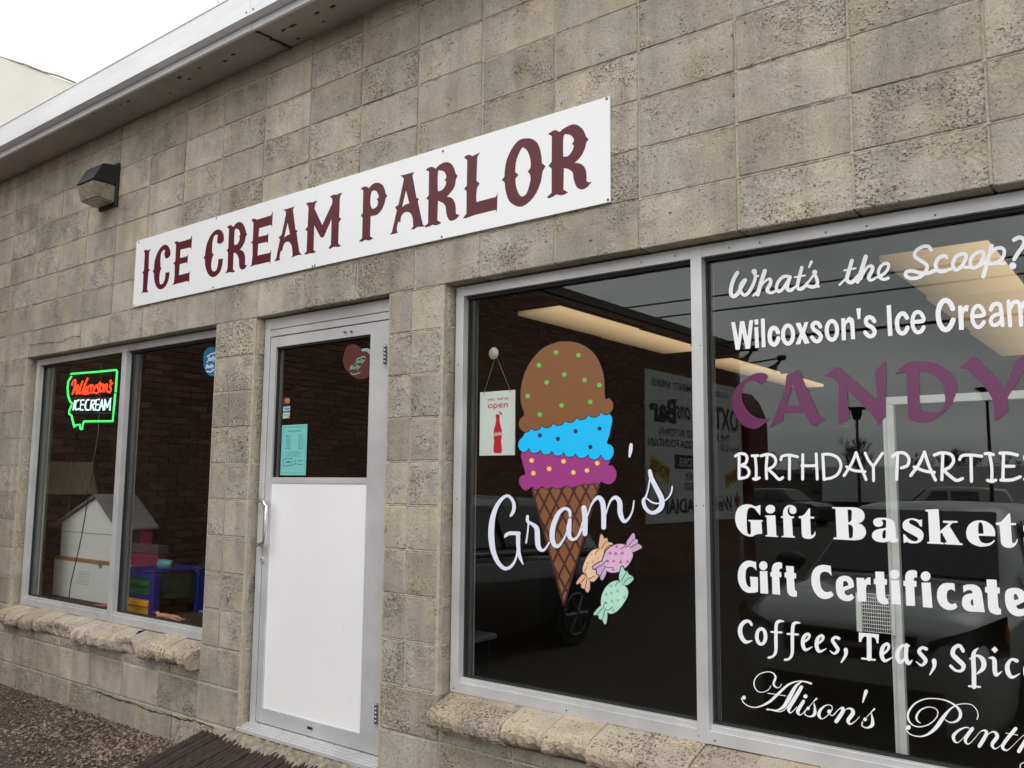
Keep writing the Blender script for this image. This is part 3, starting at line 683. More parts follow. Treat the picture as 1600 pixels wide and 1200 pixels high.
line('white thin rounded capitals line reading BIRTHDAY PARTIES', [
 (1140, 690, 6.4, ['P29 95,150 95,370/S29 58,145 100,122 155,128 175,165 160,215 118,240 170,258 196,305 172,352 100,370', 'P28 225,142 285,140/S28 255,140 266,260 265,370/S27 238,370 262,380 298,362', 'S29 375,150 366,260 370,370/S29 315,143 380,127 440,145 462,200 435,250 393,277 440,325 495,378 532,358',
   'S28 512,182 530,145 600,135 680,152/P29 600,145 598,375', 'P29 732,130 730,375/P29 866,122 877,375/P29 722,242 870,240', 'P30 932,130 945,380/S29 930,128 1010,128 1085,165 1114,240 1085,320 1020,362 945,375', 'S29 1265,110 1220,220 1145,340/S29 1265,110 1310,240 1365,380/S28 1170,252 1240,288 1355,300',
   'S29 1355,115 1390,190 1438,248/P29 1438,248 1440,390/P29 1530,115 1438,248']),
 (1280, 580, 5, ['P25 612,655 605,845/S25 572,668 610,640 665,640 700,680 690,735 642,755', 'S25 822,632 780,725 715,815/S25 822,632 860,745 908,850/S24 742,748 825,780 900,790', 'P25 965,655 958,848/S25 900,655 960,637 1030,652 1050,700 1020,750 980,775 1030,825 1075,853 1120,838',
   'S24 1097,690 1118,660 1190,655 1270,665/P25 1186,660 1190,860', 'S24 1295,645 1330,642 1360,652/S25 1330,645 1348,750 1348,855/S24 1315,852 1350,862 1380,850', 'S25 1412,640 1480,640 1548,655/P25 1440,645 1435,850/P24 1445,743 1522,742/S25 1420,850 1500,850 1572,825',
   'S25 1680,660 1640,640 1605,670 1630,725 1680,780 1660,835 1605,845'])])
line('white heavy fat serif line about gift baskets', [
 (1140, 780, 6.957, ['F335,62 334,120 332,180 322,162 310,150 275,105 250,92 225,88 208,98 195,120 188,155 185,200 186,270 190,330 192,358 200,375 215,385 228,378 232,365 228,245 205,240 203,225 360,228 358,243 345,245 355,375 300,380 275,390 250,405 220,408 190,400 158,386 130,365 100,332 80,300 67,260 60,220 62,180 70,140 86,107 110,80 142,63 180,55 215,57 240,62 265,75 290,78 315,68',
   'O443,108,52,47,.5,.5/F385,178 497,175 508,395 528,400 528,412 392,405 390,392 412,388 402,192 385,192', 'F558,185 580,185 580,150 585,120 595,98 610,80 630,67 655,62 680,65 700,75 718,92 725,110 725,130 718,150 705,158 690,160 670,157 655,145 650,130 650,115 654,98 665,85 650,87 640,95 632,110 630,130 632,150 640,165 652,178 665,185 700,188 700,205 675,208 688,400 710,405 708,418 565,412 565,400 590,395 582,205 558,203',
   'F752,185 780,182 800,175 822,155 840,130 862,98 875,100 875,188 918,190 918,212 875,210 882,370 886,388 895,395 915,380 924,362 930,345 935,375 925,402 905,420 885,430 860,432 830,430 805,420 790,405 785,385 778,210 752,205',
   'F1115,85 1330,88 1380,92 1417,105 1445,125 1462,150 1468,180 1465,210 1450,235 1427,252 1395,262 1427,270 1450,285 1472,315 1482,345 1482,375 1470,400 1450,425 1420,440 1350,447 1130,435 1130,418 1165,412 1150,105 1117,100 /H1283,110 1315,115 1328,128 1330,150 1325,225 1315,242 1300,250 1288,248 /H1288,272 1320,280 1337,298 1342,320 1340,395 1334,415 1320,425 1298,422']),
 (1350, 780, 6.4, ['F90,225 100,204 120,190 155,185 190,185 228,187 260,195 288,210 305,230 315,290 322,390 330,400 340,395 350,405 338,422 320,430 298,434 275,432 262,427 250,415 230,427 200,432 160,430 120,420 95,402 80,380 80,350 90,330 110,312 140,300 220,285 222,220 215,208 200,205 182,206 175,215 188,228 190,245 185,260 170,272 150,276 130,275 112,268 100,255 /H218,308 200,310 190,320 184,345 182,370 187,388 195,395 212,390 218,370',
   'F580,200 580,275 560,270 545,240 520,220 492,207 470,205 455,212 450,225 452,238 460,245 510,272 560,300 582,320 595,345 595,375 585,405 562,428 530,440 495,442 460,440 438,430 420,428 398,440 392,350 410,352 422,372 440,390 465,408 490,420 512,421 530,415 540,407 540,395 533,382 520,375 475,350 430,325 405,310 390,290 385,265 388,240 400,220 420,205 448,194 480,190 512,194 540,205 560,210', 'F615,105 745,98 760,320 850,240 830,238 790,235 790,215 935,218 935,235 900,236 880,240 855,270 960,438 985,443 985,460 808,450 805,435 830,430 778,335 762,345 765,430 795,435 795,450 632,442 632,428 655,425 640,125 615,122',
   'F1145,365 1312,370 1312,335 1305,300 1283,265 1250,240 1218,222 1180,212 1138,212 1100,220 1070,237 1045,260 1030,290 1022,320 1022,355 1030,390 1050,420 1080,445 1118,463 1160,475 1200,474 1240,468 1268,457 1290,440 1310,415 1300,408 1278,428 1250,440 1222,443 1200,440 1175,430 1160,415 1150,390 /H1145,345 1141,310 1142,280 1144,250 1150,235 1163,230 1175,235 1184,250 1190,270 1195,345',
   'F1318,235 1345,232 1370,225 1400,195 1430,160 1450,140 1462,145 1468,238 1520,240 1518,258 1468,260 1480,420 1484,435 1495,442 1515,430 1524,412 1530,395 1538,405 1530,435 1515,460 1490,480 1460,488 1430,486 1400,475 1382,460 1370,440 1355,262 1320,255',
   'F1785,230 1785,305 1765,300 1725,250 1675,235 1655,255 1665,275 1765,330 1800,375 1790,435 1735,470 1665,470 1625,458 1603,470 1597,380 1615,382 1645,420 1695,450 1735,445 1745,425 1725,405 1635,355 1595,320 1593,270 1625,235 1685,220 1745,235 1765,240'])])
line('white bold rounded line about gift certificates', [
 (1140, 870, 6.957, ['F285,52 292,150 275,128 250,110 230,106 210,108 192,120 180,140 174,172 172,210 174,248 180,280 190,308 205,325 230,330 222,215 308,222 308,380 275,390 240,393 205,391 170,380 138,355 115,320 98,280 90,240 88,195 95,150 108,112 130,80 157,57 190,42 215,41 240,45 260,54', 'O366,97,45,49,.5,.5/F328,155 410,155 420,402 335,396', 'F443,165 458,165 458,130 465,100 480,78 500,65 522,60 545,58 570,70 570,125 545,130 540,145 540,165 562,170 562,220 540,222 550,412 465,405 460,215 443,212',
   'F612,98 698,105 698,175 722,182 722,235 700,235 708,350 714,366 732,372 732,432 705,435 680,432 657,422 640,405 628,382 625,360 618,230 598,222 598,172 618,170', 'F1098,98 1108,208 1085,180 1060,165 1035,160 1010,165 992,180 982,200 980,245 985,290 992,323 1005,350 1020,370 1040,382 1072,383 1105,375 1132,415 1112,436 1090,448 1060,458 1030,460 992,450 960,430 932,398 910,360 895,315 888,270 888,225 895,180 911,145 935,115 965,97 1000,88 1032,88 1060,92',
   'F1155,300 1157,272 1165,250 1180,230 1200,215 1230,207 1260,205 1292,212 1320,230 1340,257 1350,290 1350,330 1250,370 1250,392 1260,410 1275,418 1290,420 1308,413 1325,402 1355,440 1340,460 1320,475 1295,482 1270,482 1232,474 1200,455 1180,432 1165,400 1157,350 /H1232,330 1290,310 1288,290 1280,275 1268,264 1255,262 1242,266 1235,275', 'F1378,228 1460,230 1468,260 1482,240 1500,225 1530,222 1532,305 1500,300 1488,314 1482,335 1485,488 1392,485']),
 (1350, 870, 6.4, ['F112,148 200,150 205,222 230,225 228,280 208,280 212,400 222,418 240,425 242,472 215,476 190,475 165,466 145,450 131,420 125,390 118,275 98,272 98,220 115,220', 'O306,175,49,48,.5,.5/F268,232 352,235 370,478 278,472', 'F393,240 412,240 412,205 415,175 427,154 445,140 470,133 500,132 530,148 530,205 505,208 498,222 498,238 525,245 525,300 502,300 512,492 422,488 415,295 395,290', 'O616,195,49,49,.5,.5/F575,258 665,258 685,512 590,502',
   'F905,268 910,348 890,332 870,325 850,330 835,345 828,370 828,400 831,427 840,450 858,467 880,475 915,462 935,500 915,520 890,530 860,534 830,530 795,515 765,490 742,452 730,410 730,362 740,320 760,290 790,268 820,261 850,262 880,262', 'F990,290 1025,278 1060,275 1100,278 1130,290 1155,308 1170,330 1180,362 1185,400 1200,500 1208,555 1115,550 1060,548 1028,538 1000,520 984,492 978,460 982,427 990,400 1010,382 1040,370 1085,365 1082,346 1070,335 1050,332 1030,335 995,358 /H1090,420 1074,432 1065,450 1068,470 1075,485 1095,490',
   'F1225,225 1325,230 1330,305 1358,310 1358,365 1335,368 1345,500 1355,517 1370,520 1370,575 1340,579 1310,575 1280,565 1260,550 1245,522 1240,490 1235,360 1210,355 1210,302 1228,300', 'F1410,400 1411,368 1420,340 1440,322 1470,312 1510,310 1550,315 1582,332 1610,360 1624,398 1625,440 1520,490 1527,508 1540,520 1565,524 1590,520 1625,510 1640,550 1618,573 1590,590 1560,596 1530,595 1492,583 1460,560 1435,527 1420,490 1411,445 /H1500,435 1545,425 1541,400 1530,380 1520,371 1510,370 1502,378 1498,390',
   'S62 1750,390 1700,360 1665,400 1715,460 1745,530 1700,585 1640,565'])])
line('white uneven serif line about coffees and teas, second from the bottom', [
 (1140, 960, 6.957, ['S38 238,112,30 215,78,32 165,80,40 122,130,46 115,200,48 140,265,46 180,300,38 245,285,10', 'O343,240,68,101,27,66', 'S36 585,75,16 540,75,34 508,110,36 503,250,38 502,400,34 470,455,26 425,470,26/P22 455,190 565,196', 'S36 762,92,16 715,92,34 688,130,38 682,270,38 680,420,34 650,480,26 602,494,26/P22 630,212 745,218', 'S34 805,300,26 850,270,26 868,230,30 845,212,30 805,250,40 796,325,42 825,385,34 900,352,8', 'S34 955,318,26 1000,288,26 1018,248,30 995,230,30 955,268,40 946,343,42 975,403,34 1052,372,8', 'S32 1188,262,34 1150,248,30 1118,280,36 1150,335,38 1178,385,38 1140,425,26 1090,395,10', 'S30 1262,385,46 1262,440,36 1215,520,18']),
 (1340, 970, 6.154, ['P46 110,140 112,365/P18 42,362 168,376/F12,112 205,130 200,218 185,215 175,175 160,160 65,150 45,170 35,205 12,200', 'S34 240,322,24 285,285,24 300,245,28 280,220,28 240,260,38 232,335,40 265,385,30 338,348,8', 'S36 495,240,18 430,240,28 388,295,42 385,360,44 415,398,34 465,350,12/S40 470,235 465,350 488,408,40 525,380,10', 'S30 662,272,32 620,258,28 590,295,36 625,340,38 655,385,38 615,428,24 562,392,8', 'S34 735,385,46 737,440,34 695,518,14',
   'S42 1015,290,34 980,240,34 930,262,40 915,320,44 965,375,46 1018,430,44 1000,478,30 945,478,24 895,435,30', 'S42 1160,262,8 1115,320,40 1118,480,44 1120,635,44/P18 1070,628 1178,636/S24 1080,365,16 1150,335,24 1205,375,46 1210,450,46 1150,508,16', 'F1320,245 1350,282 1320,312 1285,275/S44 1262,355,10 1312,370,40 1320,480,44 1335,520,34 1388,486,8', 'S40 1532,385,36 1480,372,26 1440,430,44 1450,505,46 1490,542,30 1560,508,8',
   'S38 1625,480,24 1680,450,24 1698,410,30 1670,388,28 1620,440,42 1620,520,44 1655,575,34 1725,540,8', 'S32 1865,460,34 1820,450,28 1790,490,36 1825,535,38 1855,580,38 1815,625,24 1762,590,8'])])
line('white fine copperplate script line at the bottom of the right window', [
 (1140, 1040, 6.667, ['S8 545,190,6 515,228,8 478,222,16 458,185,24 478,125,22 455,80,12 395,65,9 310,90,10 260,150,12 258,215,12 295,268,9 350,276,8 405,250,8 430,210,7/S12 850,187,20 790,168,16 710,163,12 610,200,22 510,290,28 410,380,26 300,430,14 215,428,10 150,390,10 122,340,10/D20 150,333/S30 755,165,8 690,215,30 630,320,44 570,420,36 500,463,16 440,460,12 392,455,20/S9 440,465 520,480 570,462 610,420/S8 400,287 490,300 585,315',
   'S36 748,225,38 680,340,42 620,440,40 625,490,16 655,480,8 700,430,7', 'D22 790,320/S34 770,372,34 712,470,38 728,512,16 760,500,8 800,450,6', 'S20 905,345,20 870,380,8 830,430,8 805,455,22/D18 818,445/S20 790,470,10 785,510,10 840,530,14 885,505,34 888,440,22 880,390,8', 'Q20 1055,415,8 1000,415,12 945,465,30 930,520,32 965,555,10 1025,515,8 1068,455,10/D22 1038,478/S10 1035,495 1075,520 1125,465',
   'S8 1075,520,6 1130,462,8 1175,440,26 1178,480,40 1112,580,42/S20 1140,545,6 1210,458,8 1265,450,24 1285,495,42 1235,570,38 1258,610,18 1310,578,8 1355,530,6', 'S30 1422,270,40 1405,320,28 1388,382,12', 'S20 1508,452,20 1470,490,8 1430,535,8/D20 1412,560/S20 1385,585,12 1380,625,12 1430,648,14 1485,620,38 1488,555,26 1475,490,8']),
 (1390, 1070, 7.619, ['S20 365,455,10 328,425,20 322,370,26 370,300,18 460,265,12 540,280,10 575,330,12 550,400,12 470,470,14 360,500,14 270,475,14 220,400,24 228,320,26 300,225,20 420,170,14 550,165,12 680,190,16 780,245,22 838,315,36 838,385,38 790,435,26 720,447,14 660,415,10/S20 1042,410,14 1053,360,12 1035,295,10 980,240,10 900,225,10 800,240,12 710,300,26 630,400,46 560,500,46 470,580,30 370,615,16 260,595,12 198,540,12 205,500,14/D28 224,507',
   'S20 945,515,12 900,508,16 820,545,28 762,605,40 770,665,30 810,688,12 865,645,8 940,555,8/S40 985,522,44 905,640,42 920,700,20 960,692,10 1030,620,8', 'S8 1010,640,6 1080,560,8 1135,545,28 1150,590,44 1070,728,46/S20 1100,685,6 1190,575,10 1255,565,28 1280,620,46 1222,705,42 1245,758,20 1300,740,8 1370,670,6', 'S40 1500,522,44 1350,715,42 1378,778,22 1430,760,8 1540,650,6/P9 1385,575 1525,598', 'S8 1540,650,6 1600,600,10 1640,615,40 1540,790,48/S20 1600,710,8 1670,640,16/D18 1685,645', 'S30 1780,660,40 1700,780,36 1730,830,18 1800,800,8/S30 1880,670,40 1760,900,20 1640,1010,12 1565,1000,12 1558,950,12 1600,925,10 1700,900,8'])])
gm = line('large white looping script word across the ice cream cone, rising to the right', [
 (750, 760, 8.57, ['S44 412,392,34 448,330,48 455,240,48 422,165,40 365,125,38 290,170,46 222,270,56 175,400,68 153,560,80 155,720,80 182,880,68 240,1015,56 320,1095,50 390,1090,42 450,1030,34 488,940,26 500,860,26/S40 330,688,10 348,655,44 400,628,50 520,630,52/S50 512,640,56 512,760,54 520,880,48 545,970,40 580,1045,10',
   'S46 637,400,38 640,470,44 700,505,44 760,565,66 770,700,70 780,800,66 822,853,48 870,840,30 930,750,20/S22 650,490 638,620 618,755', 'S40 1205,400,32 1200,330,44 1140,295,42 1060,350,56 990,500,68 965,650,70 985,765,62 1040,803,48 1100,740,30 1160,620,22 1200,470,20/S50 1205,445,44 1190,560,66 1195,660,60 1240,712,44 1310,670,28 1375,560,18']),
 (900, 690, 7.5, ['S56 92,775,60 105,880,64 105,1080,58/S18 0,1145,22 40,1060,18 78,940,16/S50 130,880,16 190,725,24 262,655,48 312,715,60 325,850,58 325,1005,56/S20 348,860,14 400,705,24 462,655,44 512,710,58 520,840,60 560,932,44 610,910,28 660,820,20 680,695,16', 'S40 645,35,36 640,100,44 627,175,24',
   'S50 865,345,44 885,430,52 950,560,58 1005,680,62 990,780,60 900,835,42 822,790,44 790,700,44 820,640,24 845,560,18 865,440,18/S18 825,662,16 900,715,20 980,720,18 1075,665,16 1118,590,20 1128,525,16'])],
 mat('bluish_white_vinyl', (.76, .79, .92), .5), 'lettering', None, fwd=.0045)

# ------------------------------------------------------------------ ice cream cone decal (three scoops in a waffle cone)
cone = empty('ice_cream_decal', 'window decal of a tall waffle cone with brown, blue and purple scoops', 'decal')
brown = mat('print_brown', (.22, .088, .028), .5); blue = mat('print_blue', (.0, .52, .97), .5); purp = mat('print_purple', (.34, .035, .22), .5)
dk = mat('print_dark_brown', (.055, .011, .012), .5); blk = mat('print_black', (.008, .008, .02), .5)
grn = mat('print_green', (.15, .52, .09), .5); navy = mat('print_navy', (.01, .015, .08), .5); yel = mat('print_yellow', (.9, .62, .12), .5)
GC = Glyphs(690, 440, 3.3333, YV+.0004)
TOP = '432,690 414,620 420,530 452,440 520,355 600,318 640,313 700,318 760,345 812,400 845,490 852,605 875,608 893,635 890,668 868,690 848,690 830,680 818,698 795,706 775,700 765,692 752,710 730,718 712,714 702,708 690,726 668,732 650,728 642,722 630,742 606,748 590,742 582,735 568,754 545,760 530,754 522,746 510,766 490,774 475,768 468,760 455,778 435,782 412,766 405,738 415,710'
BLU = '440,785 425,808 405,830 402,862 420,885 440,884 458,868 468,888 490,892 508,884 515,876 528,896 550,900 568,892 576,882 590,902 612,906 628,900 637,888 650,908 670,912 692,905 699,896 712,914 735,918 755,910 765,900 775,920 800,926 820,915 830,902 848,926 872,930 893,905 895,870 880,850 862,840 878,780 875,690 700,690 500,740'
PUR = '420,885 422,940 437,1000 412,1015 405,1050 425,1080 445,1086 470,1068 485,1082 508,1078 525,1066 545,1080 575,1070 600,1078 625,1074 650,1062 675,1072 700,1066 725,1060 745,1052 770,1056 795,1048 820,1054 832,1040 850,1050 880,1053 905,1030 910,990 890,960 868,955 865,925 700,860 500,850'
def part(name, m, GG, spec, dy, parent):
    bm = bmesh.new(); GG.draw(bm, spec, dy); me = bpy.data.meshes.new(name); bm.to_mesh(me); bm.free(); return mesh_obj(name, me, m, parent)
def thick(s, w): return ' '.join('%s,%g' % (p, w) for p in s.split())
# cone
TL, TR, TP = Vector((831.5, 764)), Vector((937, 756)), Vector((881, 946))
GP = Glyphs(0, 0, 1, YV+.0004)
cn = part('waffle_cone', brown, GP, 'F831.5,764 937,752 881,946', 0, cone)
bm = bmesh.new()
def clip_line(p, d):
    ts = []
    V = [TL, TR, TP]
    for a, b in ((TL, TR), (TR, TP), (TP, TL)):
        e = b-a; den = d.x*e.y-d.y*e.x
        if abs(den) < 1e-9: continue
        t = ((a.x-p.x)*e.y-(a.y-p.y)*e.x)/den; u = ((a.x-p.x)*d.y-(a.y-p.y)*d.x)/den
        if -1e-6 <= u <= 1+1e-6: ts.append(t)
    if len(ts) >= 2 and max(ts)-min(ts) > 3: return p+d*min(ts), p+d*max(ts)
for j, dd in enumerate((Vector((.47, .88)), Vector((-.42, .91)))):
    for i in range(-14, 16):
        r = clip_line(Vector((838+i*18.8 + (0 if j == 0 else 4), 764)), dd)
        if r: GP.stroke(bm, [(r[0].x, r[0].y, 3.3), (r[1].x, r[1].y, 3.3)], .0003+j*.0002, cap=False)
for a, b in ((TL, TP), (TR, TP)): GP.stroke(bm, [(a.x, a.y, 3), (b.x, b.y, 3)], .0007, cap=False)
me = bpy.data.meshes.new('waffle_lines'); bm.to_mesh(me); bm.free(); mesh_obj('waffle_lines', me, dk, cn)
for nm, P_, m, dy, dots, dm, r in (('purple_scoop', PUR, purp, .0008, '470,931 561,975 479,998 636,936 687,994 758,983 811,946', yel, 12),
        ('blue_scoop', BLU, blue, .0014, '513,801 607,819 699,779 824,765 776,861', navy, 11.5),
        ('brown_scoop', TOP, brown, .0020, '598,369 714,384 509,436 641,484 549,525 747,513 823,540 450,596 776,627 627,645 513,692', grn, 12)):
    s_ = part(nm, m, GC, 'G'+P_, dy, cone)
    ol = part('outline', blk, GC, 'Q%d %s' % (7, P_), dy-.0003, s_)
    for d in dots.split(): part('sprinkle', dm, GC, 'D%d %s' % (r, d), dy+.0004, s_)
# sweets
GS = Glyphs(890, 820, 7.5, YV+.0004)
def sweet(label, body, ends, spots, c1, c2, c3, dy, folds):
    t = empty('candy_decal', label, 'decal', 'wrapped sweet decals right of the cone')
    m1 = mat('sweet_print', c1, .5, var=.08, vscale=50); m2 = mat('sweet_spot', c2, .5); m3 = mat('wrapper_print', c3, .5, var=.05, vscale=40)
    b = part('sweet', m1, GS, 'G'+body, dy, t); part('outline', blk, GS, 'Q26 '+body, dy-.0006, b)
    for e in ends: w = part('wrapper_end', m3, GS, 'G'+e, dy-.0002, t); part('outline', blk, GS, 'Q24 '+e, dy-.0008, w)
    for p, r in spots: part('spot', m2, GS, 'D%d %s' % (r, p), dy+.0003, b)
    for f in folds: part('fold_line', blk, GS, 'S7 '+f, dy+.0006, b)
sweet('peach coloured wrapped sweet decal, partly behind the pink one', '345,280 400,310 398,400 372,520 340,600 280,665 220,640 190,590 155,540 165,470 210,370 270,300',
 ['345,270 350,190 360,125 378,112 400,150 405,162 440,158 450,200 490,210 508,235 460,280 410,310', '155,580 90,660 85,695 135,690 140,735 180,750 190,775 215,790 235,750 235,660 200,620'],
 [('258,345', 14), ('275,430', 18), ('335,390', 14), ('210,450', 16), ('300,610', 18)], (.83, .55, .36), (.72, .38, .24), (.78, .45, .28), .0006,
 ['370,285 410,220 440,190', '410,300 450,250 500,235', '180,620 150,660 110,690', '205,640 195,690 185,740', '350,290 320,310 300,350', '190,600 230,635 280,600', '200,590 180,540 215,480'])
sweet('pink lilac wrapped sweet decal, the upper right one', '400,385 440,300 520,240 600,225 680,245 730,310 742,370 690,470 600,540 500,560 430,530 392,440',
 ['670,225 715,135 750,98 768,130 768,160 800,180 800,215 840,245 845,270 790,300 735,315', '395,430 300,470 275,500 290,515 320,520 325,570 355,590 370,640 395,640 430,570 430,510'],
 [('555,255', 18), ('480,332', 20), ('543,338', 20), ('620,332', 20), ('450,425', 18), ('520,425', 18), ('602,435', 20), ('682,432', 18), ('513,525', 17), ('650,240', 12)], (.70, .46, .66), (.55, .16, .38), (.62, .40, .60), .0022,
 ['690,250 740,190 765,165', '710,270 760,240 800,215', '400,460 350,490 300,515', '420,490 390,540 365,600', '690,255 640,260 600,285', '410,480 450,500 520,495', '405,455 420,430 450,415'])
sweet('mint green wrapped sweet decal, the lowest one', '372,900 385,820 430,730 500,670 570,655 640,700 688,770 680,840 630,930 560,1010 490,1042 430,1010 380,950',
 ['585,640 600,530 625,485 650,540 680,545 695,580 740,605 750,640 700,690 655,705', '375,945 300,1020 290,1055 340,1060 350,1100 390,1115 405,1150 425,1165 440,1120 445,1030 410,990'],
 [('488,715', 18), ('433,815', 18), ('495,800', 17), ('567,775', 17), ('648,845', 18), ('432,915', 18), ('500,892', 17), ('572,885', 16), ('515,998', 17), ('628,700', 14)], (.46, .76, .62), (.25, .55, .42), (.40, .72, .58), .0030,
 ['610,660 650,590 675,550', '640,680 690,630 740,615', '390,975 350,1020 320,1055', '415,1000 405,1060 385,1110', '600,665 560,680 545,715', '410,970 450,1000 510,960', '405,965 410,930 435,900'])

# ------------------------------------------------------------------ text from the built-in font, fitted into a rectangle
def text(s, o, u, v, w, h, m, name, parent, dn=0, bold=0, shear=0):
    cu = bpy.data.curves.new(name, 'FONT'); cu.body = s; cu.offset = bold; cu.shear = shear; cu.resolution_u = 3
    ob = bpy.data.objects.new('tmp', cu); COL.objects.link(ob)
    bpy.context.view_layer.update(); dg = bpy.context.evaluated_depsgraph_get()
    me = bpy.data.meshes.new_from_object(ob.evaluated_get(dg)); bpy.data.objects.remove(ob)
    if not me.vertices: return None
    xs = [p.co.x for p in me.vertices]; ys = [p.co.y for p in me.vertices]; x0, x1, y0, y1 = min(xs), max(xs), min(ys), max(ys)
    o, u, v = Vector(o), Vector(u).normalized(), Vector(v).normalized(); n = u.cross(v)
    for p in me.vertices: p.co = o + u*((p.co.x-x0)/(x1-x0)*w) + v*((p.co.y-y0)/(y1-y0)*h) + n*dn
    me.materials.clear(); return mesh_obj(name, me, m, parent)
def text_px(s, bl, tr, Y, m, parent, name='lettering', bold=0, shear=0):   # bottom-left / top-right photo pixels on plane Y
    a, b = at(*bl, Y), at(*tr, Y)
    return text(s, (a.x, Y, a.z), (1, 0, 0), (0, 0, 1), b.x-a.x, b.z-a.z, m, name, parent, 0, bold, shear)

# open sign behind the glass, hung by a string from a suction cup
osn = empty('open_sign', 'small white hanging sign saying yes, we\'re open above a red bottle', 'sign')
YO = .140; red = mat('sign_red', (.62, .012, .03), .4)
p0, p1 = at(749, 712, YO), at(805, 609, YO)
obj('sign_board', B(((p0.x, YO, p0.z), (p1.x, YO+.004, p1.z))), mat('pale_card', (.78, .86, .83), .5), osn)
GO = Glyphs(740, 540, 6.667, YO-.0006)
text_px("yes, we're", (762, 628), (794, 619), YO-.0008, red, osn)
text_px('open', (762, 641), (793.5, 629.5), YO-.0008, red, osn, bold=.005)
part('bottle_print', red, GO, 'G232,722 268,720 270,780 280,830 292,880 294,920 290,960 286,1000 292,1050 292,1100 280,1118 222,1118 208,1100 208,1050 214,1000 210,960 208,920 212,880 224,830 234,780/O278,703,1,1,.2,.2', 0, osn)
part('cap_print', red, GO, 'G262,685 280,690 295,712 292,725 275,712', 0, osn)
part('script_print', M['vinyl'], GO, 'S6 232,905 220,915 218,932 230,930/S6 240,915 236,930 246,928 246,912/S5 216,940 240,936/S6 270,900 254,912 250,930 262,932/Q6 272,915 268,930 278,928 280,915/S6 284,905 282,930/S6 292,915 288,930', .0004, osn)
pc = at(776, 553, YO); pl, pr = at(756, 617, YO), at(799, 614, YO)
bm = bmesh.new(); lathe(bm, [(.0275, -.022), (.027, -.020), (.022, -.014), (.012, -.012), (.010, -.002)], (pc.x, YO, pc.z), 'Y', 20); obj('suction_cup', bm, mat('milky_plastic', (.62, .66, .52), .35), osn, True)
bm = bmesh.new(); tube(bm, [(pl.x, YO-.002, pl.z), (pc.x-.004, YO-.006, pc.z-.02)], .0011, 6); tube(bm, [(pr.x, YO-.002, pr.z), (pc.x+.008, YO-.006, pc.z-.018)], .0011, 6); obj('string', bm, mat('string', (.25, .24, .2), .8), osn)

# ------------------------------------------------------------------ neon sign
neon = empty('neon_sign', 'lit neon sign in a green outline with a red script word over ICE CREAM', 'sign')
YN = .19
GN = Glyphs(100, 570, 10.91, YN)
def neon_tubes(name, specs, m, r):
    for sp in specs:
        for st in sp.split('/'):
            typ = st[0]; P = nums(st[1:]); P = catmull([p[:2] for p in P]) if typ == 'S' else P
            bm = bmesh.new(); tube(bm, [GN.P(p[0], p[1]) for p in P], r, 8); obj(name, bm, m, neon, True)
neon_tubes('green_tube', ['P120,155 560,120 890,87 905,110 880,470', 'P875,490 850,760 830,960 345,965 325,1000 310,1100 285,1100 270,1020 235,1025 200,1030 175,1060 150,960 130,870 100,845 85,820 95,770 125,700 140,660 100,620 70,520 60,400 75,280 125,200'], emit('neon_green', (.06, .95, .18), 1.15), .0075)
ng = neon_tubes('red_tube', ['S135,360 155,285 200,262 180,380 140,505', 'S140,505 205,390 240,350 212,500 270,400 320,275', 'S285,400 258,490 305,470', 'S405,225 340,380 315,480 345,495 370,440', 'S420,370 378,385 352,460 372,500 415,480', 'S450,345 405,415 402,485 440,475 465,390 452,345', 'S480,340 510,400 500,480/S560,345 520,410 478,485', 'S620,300 570,370 592,430 565,485 520,470', 'S652,325 612,390 618,455 655,440 672,360 652,325', 'S688,330 680,470/S685,390 735,330 725,440 760,460', 'S800,258 785,305', 'S825,305 785,365 802,420 778,470 735,455'], emit('neon_red', (1, .055, .012), 1.7), .0062)
neon_tubes('white_tube', ['P190,605 155,775', 'S255,600 210,625 192,705 205,765 250,750', 'P340,600 290,602 275,770 325,770/P285,680 330,678', 'S430,595 385,612 362,705 378,765 420,770', 'P450,775 470,610/S470,610 525,610 520,660 465,690/P480,690 510,775', 'P600,590 550,597 535,773 592,770/P545,680 590,678', 'P598,775 650,600 670,775/P615,710 665,705', 'P690,775 700,590 735,725 795,575 778,780'], emit('neon_white', (.72, .95, 1), 1.1), .0058)
bm = bmesh.new()
for x0_, x1_, y_ in ((60, 890, 330), (80, 870, 560), (80, 860, 820)):
    a, b = GN.P(x0_, y_), GN.P(x1_, y_); tube(bm, [a + Vector((0, .025, 0)), b + Vector((0, .025, 0))], .003, 6)
obj('support_bar', bm, M['black'], neon)
a = at(152, 680, .22); b = at(149, 760, .30)
bm = bmesh.new(); tube(bm, [(a.x, .22, 2.34), (a.x+.01, .22, a.z), (b.x, .25, b.z)], .0022, 6); obj('hanging_cord', bm, mat('grey_cord', (.2, .2, .2), .7), neon)

